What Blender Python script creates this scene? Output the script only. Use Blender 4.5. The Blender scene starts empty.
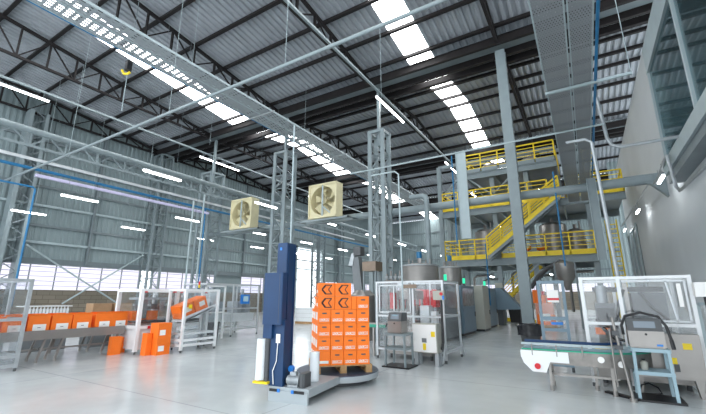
import bpy, math, random
from mathutils import Vector, Matrix
random.seed(7)
sc = bpy.context.scene
COL = sc.collection
PI = math.pi

# ------------------------------------------------------------------ materials
MATS = {}
def mat(name, rgb, rough=0.5, metal=0.0, var=0.0, scale=3.0, bump=0.0, spec=0.5):
    m = bpy.data.materials.new(name); m.use_nodes = True
    nt = m.node_tree; b = nt.nodes['Principled BSDF']
    b.inputs['Roughness'].default_value = rough
    b.inputs['Metallic'].default_value = metal
    b.inputs['Specular IOR Level'].default_value = spec
    b.inputs['Base Color'].default_value = (*rgb, 1)
    if var or bump:
        tc = nt.nodes.new('ShaderNodeTexCoord'); nz = nt.nodes.new('ShaderNodeTexNoise')
        nz.inputs['Scale'].default_value = scale; nz.inputs['Detail'].default_value = 5
        nt.links.new(tc.outputs['Object'], nz.inputs['Vector'])
        if var:
            r = nt.nodes.new('ShaderNodeValToRGB')
            r.color_ramp.elements[0].position = .3; r.color_ramp.elements[1].position = .7
            r.color_ramp.elements[0].color = (*[c*(1-var) for c in rgb], 1)
            r.color_ramp.elements[1].color = (*[min(1, c*(1+var)) for c in rgb], 1)
            nt.links.new(nz.outputs['Fac'], r.inputs['Fac']); nt.links.new(r.outputs['Color'], b.inputs['Base Color'])
        if bump:
            bp = nt.nodes.new('ShaderNodeBump'); bp.inputs['Strength'].default_value = bump
            nt.links.new(nz.outputs['Fac'], bp.inputs['Height']); nt.links.new(bp.outputs['Normal'], b.inputs['Normal'])
    MATS[name] = m
    return m
def emit(name, rgb, s):
    m = bpy.data.materials.new(name); m.use_nodes = True; nt = m.node_tree; nt.nodes.clear()
    o = nt.nodes.new('ShaderNodeOutputMaterial'); e = nt.nodes.new('ShaderNodeEmission')
    e.inputs['Color'].default_value = (*rgb, 1); e.inputs['Strength'].default_value = s
    nt.links.new(e.outputs[0], o.inputs[0]); MATS[name] = m
    return m
def clear(name, tint, refl=0.1, rough=0.05, haze=0.0, hazecol=(.8, .85, .88)):
    m = bpy.data.materials.new(name); m.use_nodes = True; nt = m.node_tree; nt.nodes.clear()
    o = nt.nodes.new('ShaderNodeOutputMaterial'); t = nt.nodes.new('ShaderNodeBsdfTransparent')
    g = nt.nodes.new('ShaderNodeBsdfGlossy'); mx = nt.nodes.new('ShaderNodeMixShader')
    t.inputs['Color'].default_value = (*tint, 1); g.inputs['Roughness'].default_value = rough
    lw = nt.nodes.new('ShaderNodeLayerWeight'); lw.inputs['Blend'].default_value = .5
    pw_ = nt.nodes.new('ShaderNodeMath'); pw_.operation = 'POWER'; pw_.inputs[1].default_value = 5
    ad = nt.nodes.new('ShaderNodeMath'); ad.operation = 'MULTIPLY_ADD'; ad.inputs[1].default_value = .5; ad.inputs[2].default_value = refl; ad.use_clamp = True
    nt.links.new(lw.outputs['Facing'], pw_.inputs[0]); nt.links.new(pw_.outputs[0], ad.inputs[0]); nt.links.new(ad.outputs[0], mx.inputs[0])
    src = t
    if haze:
        d = nt.nodes.new('ShaderNodeBsdfDiffuse'); d.inputs['Color'].default_value = (*hazecol, 1)
        m2 = nt.nodes.new('ShaderNodeMixShader'); m2.inputs[0].default_value = haze
        nt.links.new(t.outputs[0], m2.inputs[1]); nt.links.new(d.outputs[0], m2.inputs[2]); src = m2
    nt.links.new(src.outputs[0], mx.inputs[1]); nt.links.new(g.outputs[0], mx.inputs[2])
    nt.links.new(mx.outputs[0], o.inputs[0]); MATS[name] = m
    return m

mat('roof_sheet', (.33, .355, .385), .55, .0, .12, .8)
mat('cladding', (.235, .295, .305), .5, 0, .07, .6)
mat('dark_steel', (.020, .0175, .018), .65, 0, .15, 2, 0, .25)
mat('light_steel', (.235, .285, .30), .45, 0, .07, 2)
mat('pale_steel', (.40, .48, .50), .4, 0, .05, 2)
mat('grey_steel', (.17, .205, .22), .45, 0, .08, 2)
mat('galvanised', (.40, .43, .45), .42, .4, .12, 6)
mat('aluminium', (.56, .59, .61), .4, .3, .04, 5)
mat('stainless', (.30, .285, .27), .36, .6, .08, 3)
mat('white_paint', (.80, .82, .83), .4, 0, .03, 2)
mat('orange_card', (.93, .185, .012), .6, 0, .05, 4)
mat('orange_print', (1.0, .20, .006), .5, 0, .03, 4)
mat('label_white', (.86, .85, .83), .55, 0, .02, 4)
mat('blue_paint', (.005, .038, .115), .5, 0, .10, 2)
mat('blue_pale', (.02, .20, .62), .4)
mat('blue_pipe', (.015, .17, .36), .45, 0, .08, 3)
mat('yellow', (.86, .63, .015), .45, 0, .06, 3)
mat('black', (.012, .012, .014), .45, 0, .1, 4)
mat('black_film', (.03, .03, .034), .22, 0, .3, 9, .5)
mat('dark_grey', (.075, .08, .085), .5, 0, .08, 3)
mat('mid_grey', (.17, .185, .195), .5, 0, .08, 3)
mat('beige_grey', (.40, .40, .35), .5, 0, .04, 2)
mat('slate_blue', (.17, .25, .31), .45, 0, .06, 2)
mat('ice_blue', (.32, .45, .51), .4, 0, .04, 2)
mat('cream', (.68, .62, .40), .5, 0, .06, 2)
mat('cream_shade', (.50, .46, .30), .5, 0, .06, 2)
mat('wood', (.42, .25, .11), .7, 0, .25, 8)
mat('cardboard', (.40, .25, .14), .75, 0, .1, 5)
mat('plaster', (.56, .59, .605), .7, 0, .05, .35)
mat('film_white', (.78, .82, .84), .18, 0, .05, 4)
mat('red', (.62, .02, .03), .4)
mat('bronze', (.20, .15, .11), .4, .3, .1, 4)
mat('bronze_steel', (.24, .225, .21), .38, .5, .25, 5)
mat('green', (.02, .35, .22), .4)
mat('plate_grey', (.36, .40, .42), .5, 0, .06, 3)
mat('turntable_blue', (.05, .07, .11), .4, 0, .15, 5)
mat('screen', (.16, .20, .24), .15)
mat('lilac_trim', (.62, .58, .80), .4)
mat('dark_cabinet_glass', (.20, .23, .25), .12, 0, .3, 6)
emit('tube_glow', (.95, .98, 1.0), 15.0)
emit('sky_sheet', (.97, .99, 1.0), 8.5)
emit('window_glow', (.86, .85, 1.0), 1.0)
emit('screen_glow', (.40, .62, .75), .55)
emit('green_glow', (.05, .9, .45), 1.0)
clear('clear_panel', (.97, .98, .985), .035, .05, .02, (.8, .84, .88))
clear('window_glass', (.50, .66, .69), .16, .02, .10, (.3, .42, .46))
clear('stretch_film', (.97, .96, .96), .12, .2, .18, (.9, .88, .88))

def floor_mat():
    m = bpy.data.materials.new('epoxy_floor'); m.use_nodes = True; nt = m.node_tree; b = nt.nodes['Principled BSDF']
    tc = nt.nodes.new('ShaderNodeTexCoord')
    n1 = nt.nodes.new('ShaderNodeTexNoise'); n1.inputs['Scale'].default_value = .45; n1.inputs['Detail'].default_value = 6
    n2 = nt.nodes.new('ShaderNodeTexNoise'); n2.inputs['Scale'].default_value = 2.6; n2.inputs['Detail'].default_value = 8
    br = nt.nodes.new('ShaderNodeTexBrick'); br.offset = 0.0
    br.inputs['Scale'].default_value = 1.0; br.inputs['Mortar Size'].default_value = .012
    br.inputs['Brick Width'].default_value = 5.6; br.inputs['Row Height'].default_value = 3.86
    br.inputs['Color1'].default_value = (1, 1, 1, 1); br.inputs['Color2'].default_value = (.97, .98, .98, 1); br.inputs['Mortar'].default_value = (.72, .72, .72, 1)
    for n in (n1, n2, br): nt.links.new(tc.outputs['Object'], n.inputs['Vector'])
    r1 = nt.nodes.new('ShaderNodeValToRGB'); r1.color_ramp.elements[0].position = .35; r1.color_ramp.elements[1].position = .65
    r1.color_ramp.elements[0].color = (.56, .585, .59, 1); r1.color_ramp.elements[1].color = (.66, .69, .695, 1)
    nt.links.new(n1.outputs['Fac'], r1.inputs['Fac'])
    mx = nt.nodes.new('ShaderNodeMix'); mx.data_type = 'RGBA'; mx.blend_type = 'MULTIPLY'; mx.inputs[0].default_value = 1
    nt.links.new(r1.outputs['Color'], mx.inputs[6]); nt.links.new(br.outputs['Color'], mx.inputs[7])
    r2 = nt.nodes.new('ShaderNodeValToRGB'); r2.color_ramp.elements[0].position = .25; r2.color_ramp.elements[1].position = .75
    r2.color_ramp.elements[0].color = (.90, .91, .91, 1); r2.color_ramp.elements[1].color = (1, 1, 1, 1)
    nt.links.new(n2.outputs['Fac'], r2.inputs['Fac'])
    m2 = nt.nodes.new('ShaderNodeMix'); m2.data_type = 'RGBA'; m2.blend_type = 'MULTIPLY'; m2.inputs[0].default_value = .7
    nt.links.new(mx.outputs[2], m2.inputs[6]); nt.links.new(r2.outputs['Color'], m2.inputs[7])
    nt.links.new(m2.outputs[2], b.inputs['Base Color'])
    rr = nt.nodes.new('ShaderNodeMapRange'); rr.inputs[3].default_value = .15; rr.inputs[4].default_value = .22
    nt.links.new(n2.outputs['Fac'], rr.inputs[0]); nt.links.new(rr.outputs[0], b.inputs['Roughness'])
    b.inputs['Specular IOR Level'].default_value = .55
    MATS['floor'] = m
floor_mat()
def brick_mat():
    m = bpy.data.materials.new('brick_block'); m.use_nodes = True; nt = m.node_tree; b = nt.nodes['Principled BSDF']
    tc = nt.nodes.new('ShaderNodeTexCoord'); mp = nt.nodes.new('ShaderNodeMapping')
    mp.inputs['Rotation'].default_value = (PI/2, 0, PI/2)
    sx = nt.nodes.new('ShaderNodeSeparateXYZ'); cx = nt.nodes.new('ShaderNodeCombineXYZ')
    nt.links.new(tc.outputs['Object'], sx.inputs[0]); nt.links.new(sx.outputs['Y'], cx.inputs['X']); nt.links.new(sx.outputs['Z'], cx.inputs['Y'])
    br = nt.nodes.new('ShaderNodeTexBrick'); br.inputs['Scale'].default_value = 1
    br.inputs['Brick Width'].default_value = .78; br.inputs['Row Height'].default_value = .30; br.inputs['Mortar Size'].default_value = .014
    br.inputs['Color1'].default_value = (.25, .215, .165, 1); br.inputs['Color2'].default_value = (.20, .175, .135, 1); br.inputs['Mortar'].default_value = (.10, .09, .075, 1)
    nt.links.new(cx.outputs[0], br.inputs['Vector']); nt.links.new(br.outputs['Color'], b.inputs['Base Color'])
    b.inputs['Roughness'].default_value = .8; MATS['brick'] = m
brick_mat()
def perf_mat(name, axis_len, rgb, open_w=.055, pitch_x=.1, pitch_y=.085, row=.045):
    # perforated sheet: regular slots are punched through (procedural, in object space)
    m = bpy.data.materials.new(name); m.use_nodes = True; nt = m.node_tree; b = nt.nodes['Principled BSDF']
    o = nt.nodes['Material Output']
    tc = nt.nodes.new('ShaderNodeTexCoord')
    br = nt.nodes.new('ShaderNodeTexBrick'); br.offset = .5
    br.inputs['Scale'].default_value = 1; br.inputs['Brick Width'].default_value = pitch_x; br.inputs['Row Height'].default_value = pitch_y
    br.inputs['Mortar Size'].default_value = row*.5
    br.inputs['Mortar Smooth'].default_value = 0
    br.inputs['Color1'].default_value = (1, 1, 1, 1); br.inputs['Color2'].default_value = (1, 1, 1, 1); br.inputs['Mortar'].default_value = (0, 0, 0, 1)
    nt.links.new(tc.outputs['Object'], br.inputs['Vector'])
    t = nt.nodes.new('ShaderNodeBsdfTransparent'); mx = nt.nodes.new('ShaderNodeMixShader')
    b.inputs['Base Color'].default_value = (*rgb, 1); b.inputs['Roughness'].default_value = .45; b.inputs['Metallic'].default_value = .3
    nt.links.new(br.outputs['Color'], mx.inputs[0]); nt.links.new(b.outputs[0], mx.inputs[1]); nt.links.new(t.outputs[0], mx.inputs[2])
    nt.links.new(mx.outputs[0], o.inputs[0]); MATS[name] = m
perf_mat('perforated', 1, (.34, .38, .40), pitch_x=.15, pitch_y=.26, row=.10)
perf_mat('perforated_fine', 1, (.30, .32, .335), pitch_x=.055, pitch_y=.075, row=.038)

# ------------------------------------------------------------------ mesh builder
def chain_offset(o):
    v = Vector((0, 0, 0))
    while o is not None:
        v = v + o.location; o = o.parent
    return v
class MB:
    def __init__(s): s.v = []; s.f = []
    def add(s, vs, fs):
        n = len(s.v); s.v += [tuple(v) for v in vs]; s.f += [tuple(i+n for i in f) for f in fs]; return s
    def box(s, x0, x1, y0, y1, z0, z1):
        vs = [(x, y, z) for z in (z0, z1) for y in (y0, y1) for x in (x0, x1)]
        return s.add(vs, [(0, 2, 3, 1), (4, 5, 7, 6), (0, 1, 5, 4), (2, 6, 7, 3), (0, 4, 6, 2), (1, 3, 7, 5)])
    def cbox(s, x0, x1, y0, y1, z0, z1, c=.01):
        # box with chamfered vertical edges
        p = [(x0+c, y0), (x1-c, y0), (x1, y0+c), (x1, y1-c), (x1-c, y1), (x0+c, y1), (x0, y1-c), (x0, y0+c)]
        return s.prism(p, z0, z1)
    def prism(s, pts, z0, z1):
        n = len(pts)
        vs = [(x, y, z0) for x, y in pts]+[(x, y, z1) for x, y in pts]
        fs = [tuple(range(n))[::-1], tuple(range(n, 2*n))]+[(i, (i+1) % n, n+(i+1) % n, n+i) for i in range(n)]
        return s.add(vs, fs)
    def prism_dir(s, pts3, d):
        n = len(pts3); d = Vector(d); a = [Vector(p) for p in pts3]
        vs = a+[p+d for p in a]
        fs = [tuple(range(n))[::-1], tuple(range(n, 2*n))]+[(i, (i+1) % n, n+(i+1) % n, n+i) for i in range(n)]
        return s.add(vs, fs)
    def bar(s, p, q, w, h=None):
        h = h or w; p = Vector(p); q = Vector(q); d = (q-p)
        if d.length < 1e-6: return s
        d.normalize(); up = Vector((0, 0, 1)) if abs(d.z) < .95 else Vector((0, 1, 0))
        a = d.cross(up).normalized(); b = a.cross(d).normalized()
        vs = [c+a*(i*w/2)+b*(j*h/2) for c in (p, q) for i, j in ((-1, -1), (1, -1), (1, 1), (-1, 1))]
        return s.add(vs, [(0, 1, 2, 3), (7, 6, 5, 4), (0, 4, 5, 1), (1, 5, 6, 2), (2, 6, 7, 3), (3, 7, 4, 0)])
    def tube(s, p, q, r, n=8, r2=None):
        r2 = r if r2 is None else r2
        p = Vector(p); q = Vector(q); d = (q-p).normalized(); up = Vector((0, 0, 1)) if abs(d.z) < .95 else Vector((0, 1, 0))
        a = d.cross(up).normalized(); b = a.cross(d)
        vs = [c+(a*math.cos(t)+b*math.sin(t))*rr for c, rr in ((p, r), (q, r2)) for t in [2*PI*i/n for i in range(n)]]
        return s.add(vs, [tuple(range(n))[::-1], tuple(range(n, 2*n))]+[(i, (i+1) % n, n+(i+1) % n, n+i) for i in range(n)])
    def path(s, pts, r, n=8):
        pts = [Vector(p) for p in pts]
        rings = []; a = None
        for i, p in enumerate(pts):
            d = (pts[min(i+1, len(pts)-1)]-pts[max(i-1, 0)]).normalized()
            if a is None:
                up = Vector((0, 0, 1)) if abs(d.z) < .95 else Vector((0, 1, 0)); a = d.cross(up).normalized()
            else:
                a = (a-d*a.dot(d)).normalized()
            b = d.cross(a)
            rings += [p+(a*math.cos(t)+b*math.sin(t))*r for t in [2*PI*k/n for k in range(n)]]
        fs = [tuple(range(n))[::-1], tuple(range(len(rings)-n, len(rings)))]
        for i in range(len(pts)-1):
            fs += [(i*n+k, i*n+(k+1) % n, (i+1)*n+(k+1) % n, (i+1)*n+k) for k in range(n)]
        return s.add(rings, fs)
    def lathe(s, c, prof, n=24):
        cx, cy, cz = c; m = len(prof)
        vs = [(cx+r*math.cos(2*PI*k/n), cy+r*math.sin(2*PI*k/n), cz+z) for r, z in prof for k in range(n)]
        fs = [tuple(range(n))[::-1], tuple(range((m-1)*n, m*n))]
        for i in range(m-1):
            fs += [(i*n+k, i*n+(k+1) % n, (i+1)*n+(k+1) % n, (i+1)*n+k) for k in range(n)]
        return s.add(vs, fs)
    def quad(s, *p): return s.add(p, [tuple(range(len(p)))])
    def build(s, name, m, parent=None, world=False, smooth=False):
        me = bpy.data.meshes.new(name)
        vs = s.v
        off = Vector((0, 0, 0))
        if parent is not None and world: off = chain_offset(parent)
        elif parent is None:
            xs = [v[0] for v in vs]; ys = [v[1] for v in vs]; zs = [v[2] for v in vs]
            off = Vector(((min(xs)+max(xs))/2, (min(ys)+max(ys))/2, min(zs)))
        me.from_pydata([(v[0]-off.x, v[1]-off.y, v[2]-off.z) for v in vs], [], s.f)
        me.materials.append(MATS[m]); me.update()
        if smooth:
            for p in me.polygons: p.use_smooth = True
            try: me.set_sharp_from_angle(angle=.7)
            except Exception: pass
        o = bpy.data.objects.new(name, me); COL.objects.link(o)
        if parent is not None: o.parent = parent
        else: o.location = off
        return o
def thing(name, label, cat, loc=(0, 0, 0), rot=0, group=None):
    o = bpy.data.objects.new(name, None); COL.objects.link(o); o.empty_display_size = .2
    o.location = loc; o.rotation_euler = (0, 0, rot); o['label'] = label; o['category'] = cat
    if group: o['group'] = group
    return o
def tag(o, label, cat, group=None, kind=None):
    o['label'] = label; o['category'] = cat
    if group: o['group'] = group
    if kind: o['kind'] = kind
    return o
def struct(o):
    o['kind'] = 'structure'; return o
def dup(root, loc, rot, label, group=None):
    r = root.copy(); COL.objects.link(r); r.location = loc; r.rotation_euler = (0, 0, rot); r['label'] = label
    if group: r['group'] = group
    for ch in list(root.children):
        c = ch.copy(); COL.objects.link(c); c.parent = r
        for g in ch.children:
            d = g.copy(); COL.objects.link(d); d.parent = c
    return r
def text_part(txt, size, m, parent, loc, rot, label=None, depth=.002):
    cu = bpy.data.curves.new('printed_text', 'FONT'); cu.body = txt; cu.size = size; cu.extrude = depth
    cu.align_x = 'CENTER'; cu.align_y = 'CENTER'; cu.offset = size*.02
    tmp = bpy.data.objects.new('tmp', cu); COL.objects.link(tmp)
    dg = bpy.context.evaluated_depsgraph_get(); me = bpy.data.meshes.new_from_object(tmp.evaluated_get(dg))
    bpy.data.objects.remove(tmp); me.materials.clear(); me.materials.append(MATS[m]); me.name = 'printed_text'
    o = bpy.data.objects.new('printed_text', me); COL.objects.link(o); o.parent = parent; o.location = loc; o.rotation_euler = rot
    return o

# ================================================================== SETTING
XL, YF = -33.0, 63.0
VAL = [19.1, 34.1, 49.1, 64.1]; RID = [3.0, 26.6, 41.6, 56.6]
def roof_z(y):
    v = min(VAL, key=lambda a: abs(a-y))
    if y < 3.0: return 15.15+.122*16.1-.122*(3.0-y)
    return 15.15+.122*abs(y-v)

struct(MB().quad((XL-.5, -9, 0), (14, -9, 0), (14, YF+.5, 0), (XL-.5, YF+.5, 0)).build('floor', 'floor'))

# corrugated roof with openings for the translucent strips
def corrugate(mb, x0, x1, ya, yb, za, zb, p=.36, h=.095):
    pts = []; x = x0
    while x < x1-.01:
        for dx, dz in ((0, 0), (p*.36, 0), (p*.5, h), (p*.86, h)):
            if x+dx <= x1: pts.append((x+dx, dz))
        x += p
    pts.append((x1, 0))
    n = len(pts)
    vs = [(a, ya, za+d) for a, d in pts]+[(a, yb, zb+d) for a, d in pts]
    mb.add(vs, [(i, i+1, n+i+1, n+i) for i in range(n-1)])
SEGS = [(-8, 3.0), (3.0, 18.95), (19.35, 26.6), (26.6, 33.95), (34.35, 41.6), (41.6, 48.95), (49.35, 56.6), (56.6, 63.4)]
STRIPS = [(-22.8, -20.9), (-7.42, -5.92), (7.6, 9.1)]  # last strip is out of view, added to light the hall
roof = MB()
for ya, yb in SEGS:
    for x0, x1 in ((-33.6, -22.8), (-20.9, -7.42), (-5.92, 7.6), (9.1, 14)):
        corrugate(roof, x0, x1, ya, yb, roof_z(ya), roof_z(yb))
ceiling = struct(roof.build('ceiling', 'roof_sheet'))
k = 0
for sx0, sx1 in STRIPS:
    for ya, yb in SEGS[1:]:
        k += 1
        za, zb = roof_z(ya)+.01, roof_z(yb)+.01
        struct(MB().add([(sx0, ya, za), (sx1, ya, za), (sx1, yb, zb), (sx0, yb, zb), (sx0, ya, za+.03), (sx1, ya, za+.03), (sx1, yb, zb+.03), (sx0, yb, zb+.03)],
               [(0, 3, 2, 1), (4, 5, 6, 7), (0, 1, 5, 4), (1, 2, 6, 5), (2, 3, 7, 6), (3, 0, 4, 7)]).build('window_%d' % k, 'sky_sheet'))
# purlins belong to the roof
def purlin(y):
    z = roof_z(y)
    mb = MB().box(-33, 13.5, y-.05, y+.05, z-.20, z-.012); mb.box(-33, 13.5, y-.09, y+.09, z-.215, z-.195)
    mb.build('purlin', 'dark_steel', ceiling, True)
for y in (5.0, 7.2, 9.35, 11.5, 13.65, 15.8, 17.9, 20.6, 22.6, 24.6, 26.4, 28.6, 30.6, 32.6, 35.6, 38.6, 41.4, 44.6, 47.6, 50.6, 53.6, 56.4, 60):
    purlin(y)
# valley gutters
for i, v in enumerate(VAL[:3]):
    g = MB()
    g.box(-33, 13.5, v-.42, v+.42, 14.78, 14.83); g.box(-33, 13.5, v-.42, v-.39, 14.83, 15.15); g.box(-33, 13.5, v+.39, v+.42, 14.83, 15.15)
    gt = struct(g.build('trim_%d' % (i+1), 'grey_steel'))
    for dy in (-.62, .62):
        b = MB()
        b.box(-33, 13.5, v+dy-.03, v+dy+.03, 14.5, 14.92); b.box(-33, 13.5, v+dy-.1, v+dy+.1, 14.48, 14.52); b.box(-33, 13.5, v+dy-.1, v+dy+.1, 14.9, 14.94)
        b.build('valley_beam', 'dark_steel', gt, True)
    b = MB().box(-33, 13.5, v+1.45, v+1.55, 14.55, 14.95).box(-33, 13.5, v+1.38, v+1.62, 14.53, 14.57)
    b.build('tie_beam', 'dark_steel', gt, True)

# left wall: block plinth, glazed strip, cladding
def wall_piece(name, y0, y1, z0, z1, m='brick', t=.2):
    return struct(MB().box(XL-t, XL, y0, y1, z0, z1).build(name, m))
DY0, DY1, DZ = 39.6, 45.2, 8.3
wall_piece('wall_left', -8, DY0, 0, 2.17); wall_piece('wall_left.001', DY1, YF, 0, 2.17)
def wall_corr(name, axis, c, a0, a1, z0, z1fn, m='cladding', p=.36, h=.055):
    pts = []; a = a0
    while a < a1-.01:
        for d, k in ((0, 0), (p*.40, 0), (p*.5, h), (p*.88, h)):
            if a+d <= a1: pts.append((a+d, k))
        a += p
    pts.append((a1, 0)); n = len(pts)
    if axis == 'x': lo = [(c-k, a, z0) for a, k in pts]; hi = [(c-k, a, z1fn(a)) for a, k in pts]
    else: lo = [(a, c+k, z0) for a, k in pts]; hi = [(a, c+k, z1fn(a)) for a, k in pts]
    mb = MB(); mb.add(lo+hi, [(i, i+1, n+i+1, n+i) for i in range(n-1)])
    return struct(mb.build(name, m))
wall_corr('wall_left.002', 'x', XL, -8, DY0, 3.9, lambda y: roof_z(y)+.1)
wall_corr('wall_left.003', 'x', XL, DY0, DY1, DZ, lambda y: roof_z(y)+.1)
wall_corr('wall_left.004', 'x', XL, DY1, YF, 3.9, lambda y: roof_z(y)+.1)
wall_corr('wall_back', 'y', YF, XL, 14, 3.6, lambda x: 15.2)
struct(MB().box(XL, 14, YF, YF+.2, 0, 2.5).build('wall_back.001', 'brick'))
def strip_window(n, y0, y1):
    w = struct(MB().box(XL-.06, XL-.03, y0, y1, 2.17, 3.9).build('window_%d' % n, 'window_glow'))
    f = MB(); y = y0
    while y < y1+.01:
        f.box(XL-.03, XL+.03, y-.035, y+.035, 2.17, 3.9); y += 1.55
    f.build('window_frame', 'grey_steel', w, True)
    l = MB()
    for j in range(5): l.box(XL-.03, XL+.05, y0, y1, 2.42+j*.33, 2.47+j*.33)
    l.build('louvre', 'lilac_trim', w, True)
    return w
for i, (a, b) in enumerate(((-8, 8.9), (9.3, 18.7), (19.6, 26.5), (30, 33.8), (34.5, DY0-.3), (DY1+.3, 48.8), (49.5, YF-.3))): strip_window(40+i, a, b)
struct(MB().box(XL-.03, XL+.02, 26.5, 30, 2.17, 3.9).build('wall_left.005', 'cladding'))
w = struct(MB().box(XL, 14, YF+.03, YF+.06, 2.5, 3.6).build('window_50', 'window_glow'))
f = MB()
for i in range(31): f.box(XL+i*1.55-.03, XL+i*1.55+.03, YF-.03, YF+.03, 2.5, 3.6)
f.build('window_frame', 'grey_steel', w, True)
l = MB()
for j in range(3): l.box(XL, 14, YF-.03, YF+.03, 2.75+j*.28, 2.80+j*.28)
l.build('louvre', 'lilac_trim', w, True)
# flashing and rails of the left wall
struct(MB().box(XL, XL+.28, -8, DY0, 3.92, 4.02).box(XL, XL+.1, -8, DY0, 4.02, 4.35).build('trim_4', 'grey_steel'))
for i, (z, m, w_) in enumerate(((5.45, 'pale_steel', .16), (6.65, 'grey_steel', .12), (8.1, 'pale_steel', .18), (9.5, 'grey_steel', .12), (11.2, 'grey_steel', .12), (12.9, 'grey_steel', .12))):
    struct(MB().box(XL+.02, XL+.02+w_, -8, YF, z-.08, z+.08).build('trim_%d' % (5+i), m))
for i, (z, m) in enumerate(((5.5, 'grey_steel'), (8.0, 'grey_steel'), (10.5, 'grey_steel'), (12.8, 'grey_steel'))):
    struct(MB().box(XL, 14, YF-.16, YF-.02, z-.08, z+.08).build('trim_%d' % (12+i), m))
# bright open loading door in the left wall
d = struct(MB().box(XL-.1, XL+.12, DY0-.25, DY0, 0, DZ+.2).box(XL-.1, XL+.12, DY1, DY1+.25, 0, DZ+.2).box(XL-.1, XL+.12, DY0-.25, DY1+.25, DZ, DZ+.25).build('door_1', 'pale_steel'))
struct(MB().quad((-60, 30, -.02), (XL-.2, 30, -.02), (XL-.2, 60, -.02), (-60, 60, -.02)).build('floor.001', 'white_paint'))
# right wall: plastered block with the overhanging glazed office
XR = 3.4
struct(MB().box(XR, XR+.3, 2.0, 16.8, 0, 6.1).box(XR, XR+.3, 16.8, 37.4, 0, 12.3).build('wall_right', 'plaster'))
struct(MB().box(XR-.42, XR, 2.0, 16.8, 10.0, 10.95).build('wall_right.001', 'pale_steel'))
struct(MB().box(XR-.42, XR+4, 2.0, 16.8, 5.55, 6.2).build('trim_20', 'grey_steel'))
struct(MB().box(XR-.50, XR-.42, 2.0, 16.8, 5.85, 6.3).build('trim_21', 'pale_steel'))
struct(MB().box(XR+3.6, XR+3.8, 2.0, 16.8, 6.2, 10.4).box(XR, XR+3.8, 16.6, 16.8, 6.2, 10.4).build('wall_right.002', 'plaster'))
struct(MB().box(XR-.4, XR+3.8, 2.0, 16.8, 10.4, 10.6).build('ceiling.001', 'mid_grey'))
og = struct(MB().box(XR-.36, XR-.34, 2.0, 16.7, 6.3, 10.0).build('window_60', 'window_glass'))
f = MB()
for y in (16.7, 12.2, 7.8, 3.4): f.box(XR-.43, XR-.32, y-.06, y+.06, 6.2, 10.0)
f.box(XR-.44, XR-.3, 2, 16.8, 6.2, 6.33); f.box(XR-.44, XR-.3, 2, 16.8, 9.92, 10.0)
f.build('window_frame', 'pale_steel', og, True)
dr = struct(MB().box(XR-.06, XR, 31.0, 37.0, 0, 6.4).build('door_2', 'grey_steel'))
f = MB()
for y in (31.0, 33.0, 35.0, 37.0): f.box(XR-.12, XR-.04, y-.1, y+.1, 0, 6.5)
f.box(XR-.12, XR-.04, 31, 37, 6.3, 6.5)
f.build('door_frame', 'pale_steel', dr, True)
wall_corr('wall_back.002', 'y', 46.0, 3.4, 14, 0, lambda x: roof_z(46)+.1)

# ================================================================== ROOF TRUSSES
TX = [(-2.45, 'above the slim steel post'), (-10.1, 'above the middle lattice column'), (-17.75, 'beside the wide perforated cable tray'),
      (-25.4, 'second in from the left wall'), (-32.6, 'along the top of the left wall')]
def truss(x, y0, y1, where, panels):
    t = thing('roof_truss', where, 'roof truss', (x, (y0+y1)/2, 14.6))
    zb = 14.62
    top = lambda y: roof_z(y)-.30
    tc_, bc, wb = MB(), MB(), MB()
    ys = [y0+(y1-y0)*i/panels for i in range(panels+1)]
    brk = sorted(set([y0, y1]+[r for r in RID if y0 < r < y1]))
    for a, b in zip(brk, brk[1:]):
        tc_.bar((x, a, top(a)), (x, b, top(b)), .16, .16)
    bc.bar((x, y0, zb), (x, y1, zb), .15, .14)
    for i, y in enumerate(ys):
        if top(y)-zb > .25:
            wb.bar((x-.05, y, zb), (x-.05, y, top(y)), .05, .08); wb.bar((x+.05, y, zb), (x+.05, y, top(y)), .05, .08)
        if i < panels and max(top(y), top(ys[i+1]))-zb > .2:
            a, b = (y, ys[i+1])
            if i % 2: wb.bar((x, a, zb), (x, b, top(b)), .07, .07)
            else: wb.bar((x, a, top(a)), (x, b, zb), .07, .07)
    tc_.build('top_chord', 'dark_steel', t, True); bc.build('bottom_chord', 'dark_steel', t, True); wb.build('web', 'dark_steel', t, True)
for x, w in TX:
    truss(x, -4, 18.5, 'dark truss in the near roof bay, '+w, 16)
    truss(x, 19.7, 33.5, 'dark truss in the second roof bay, '+w, 10)
    truss(x, 34.7, 48.5, 'dark truss in the third roof bay, '+w, 10)

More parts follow.
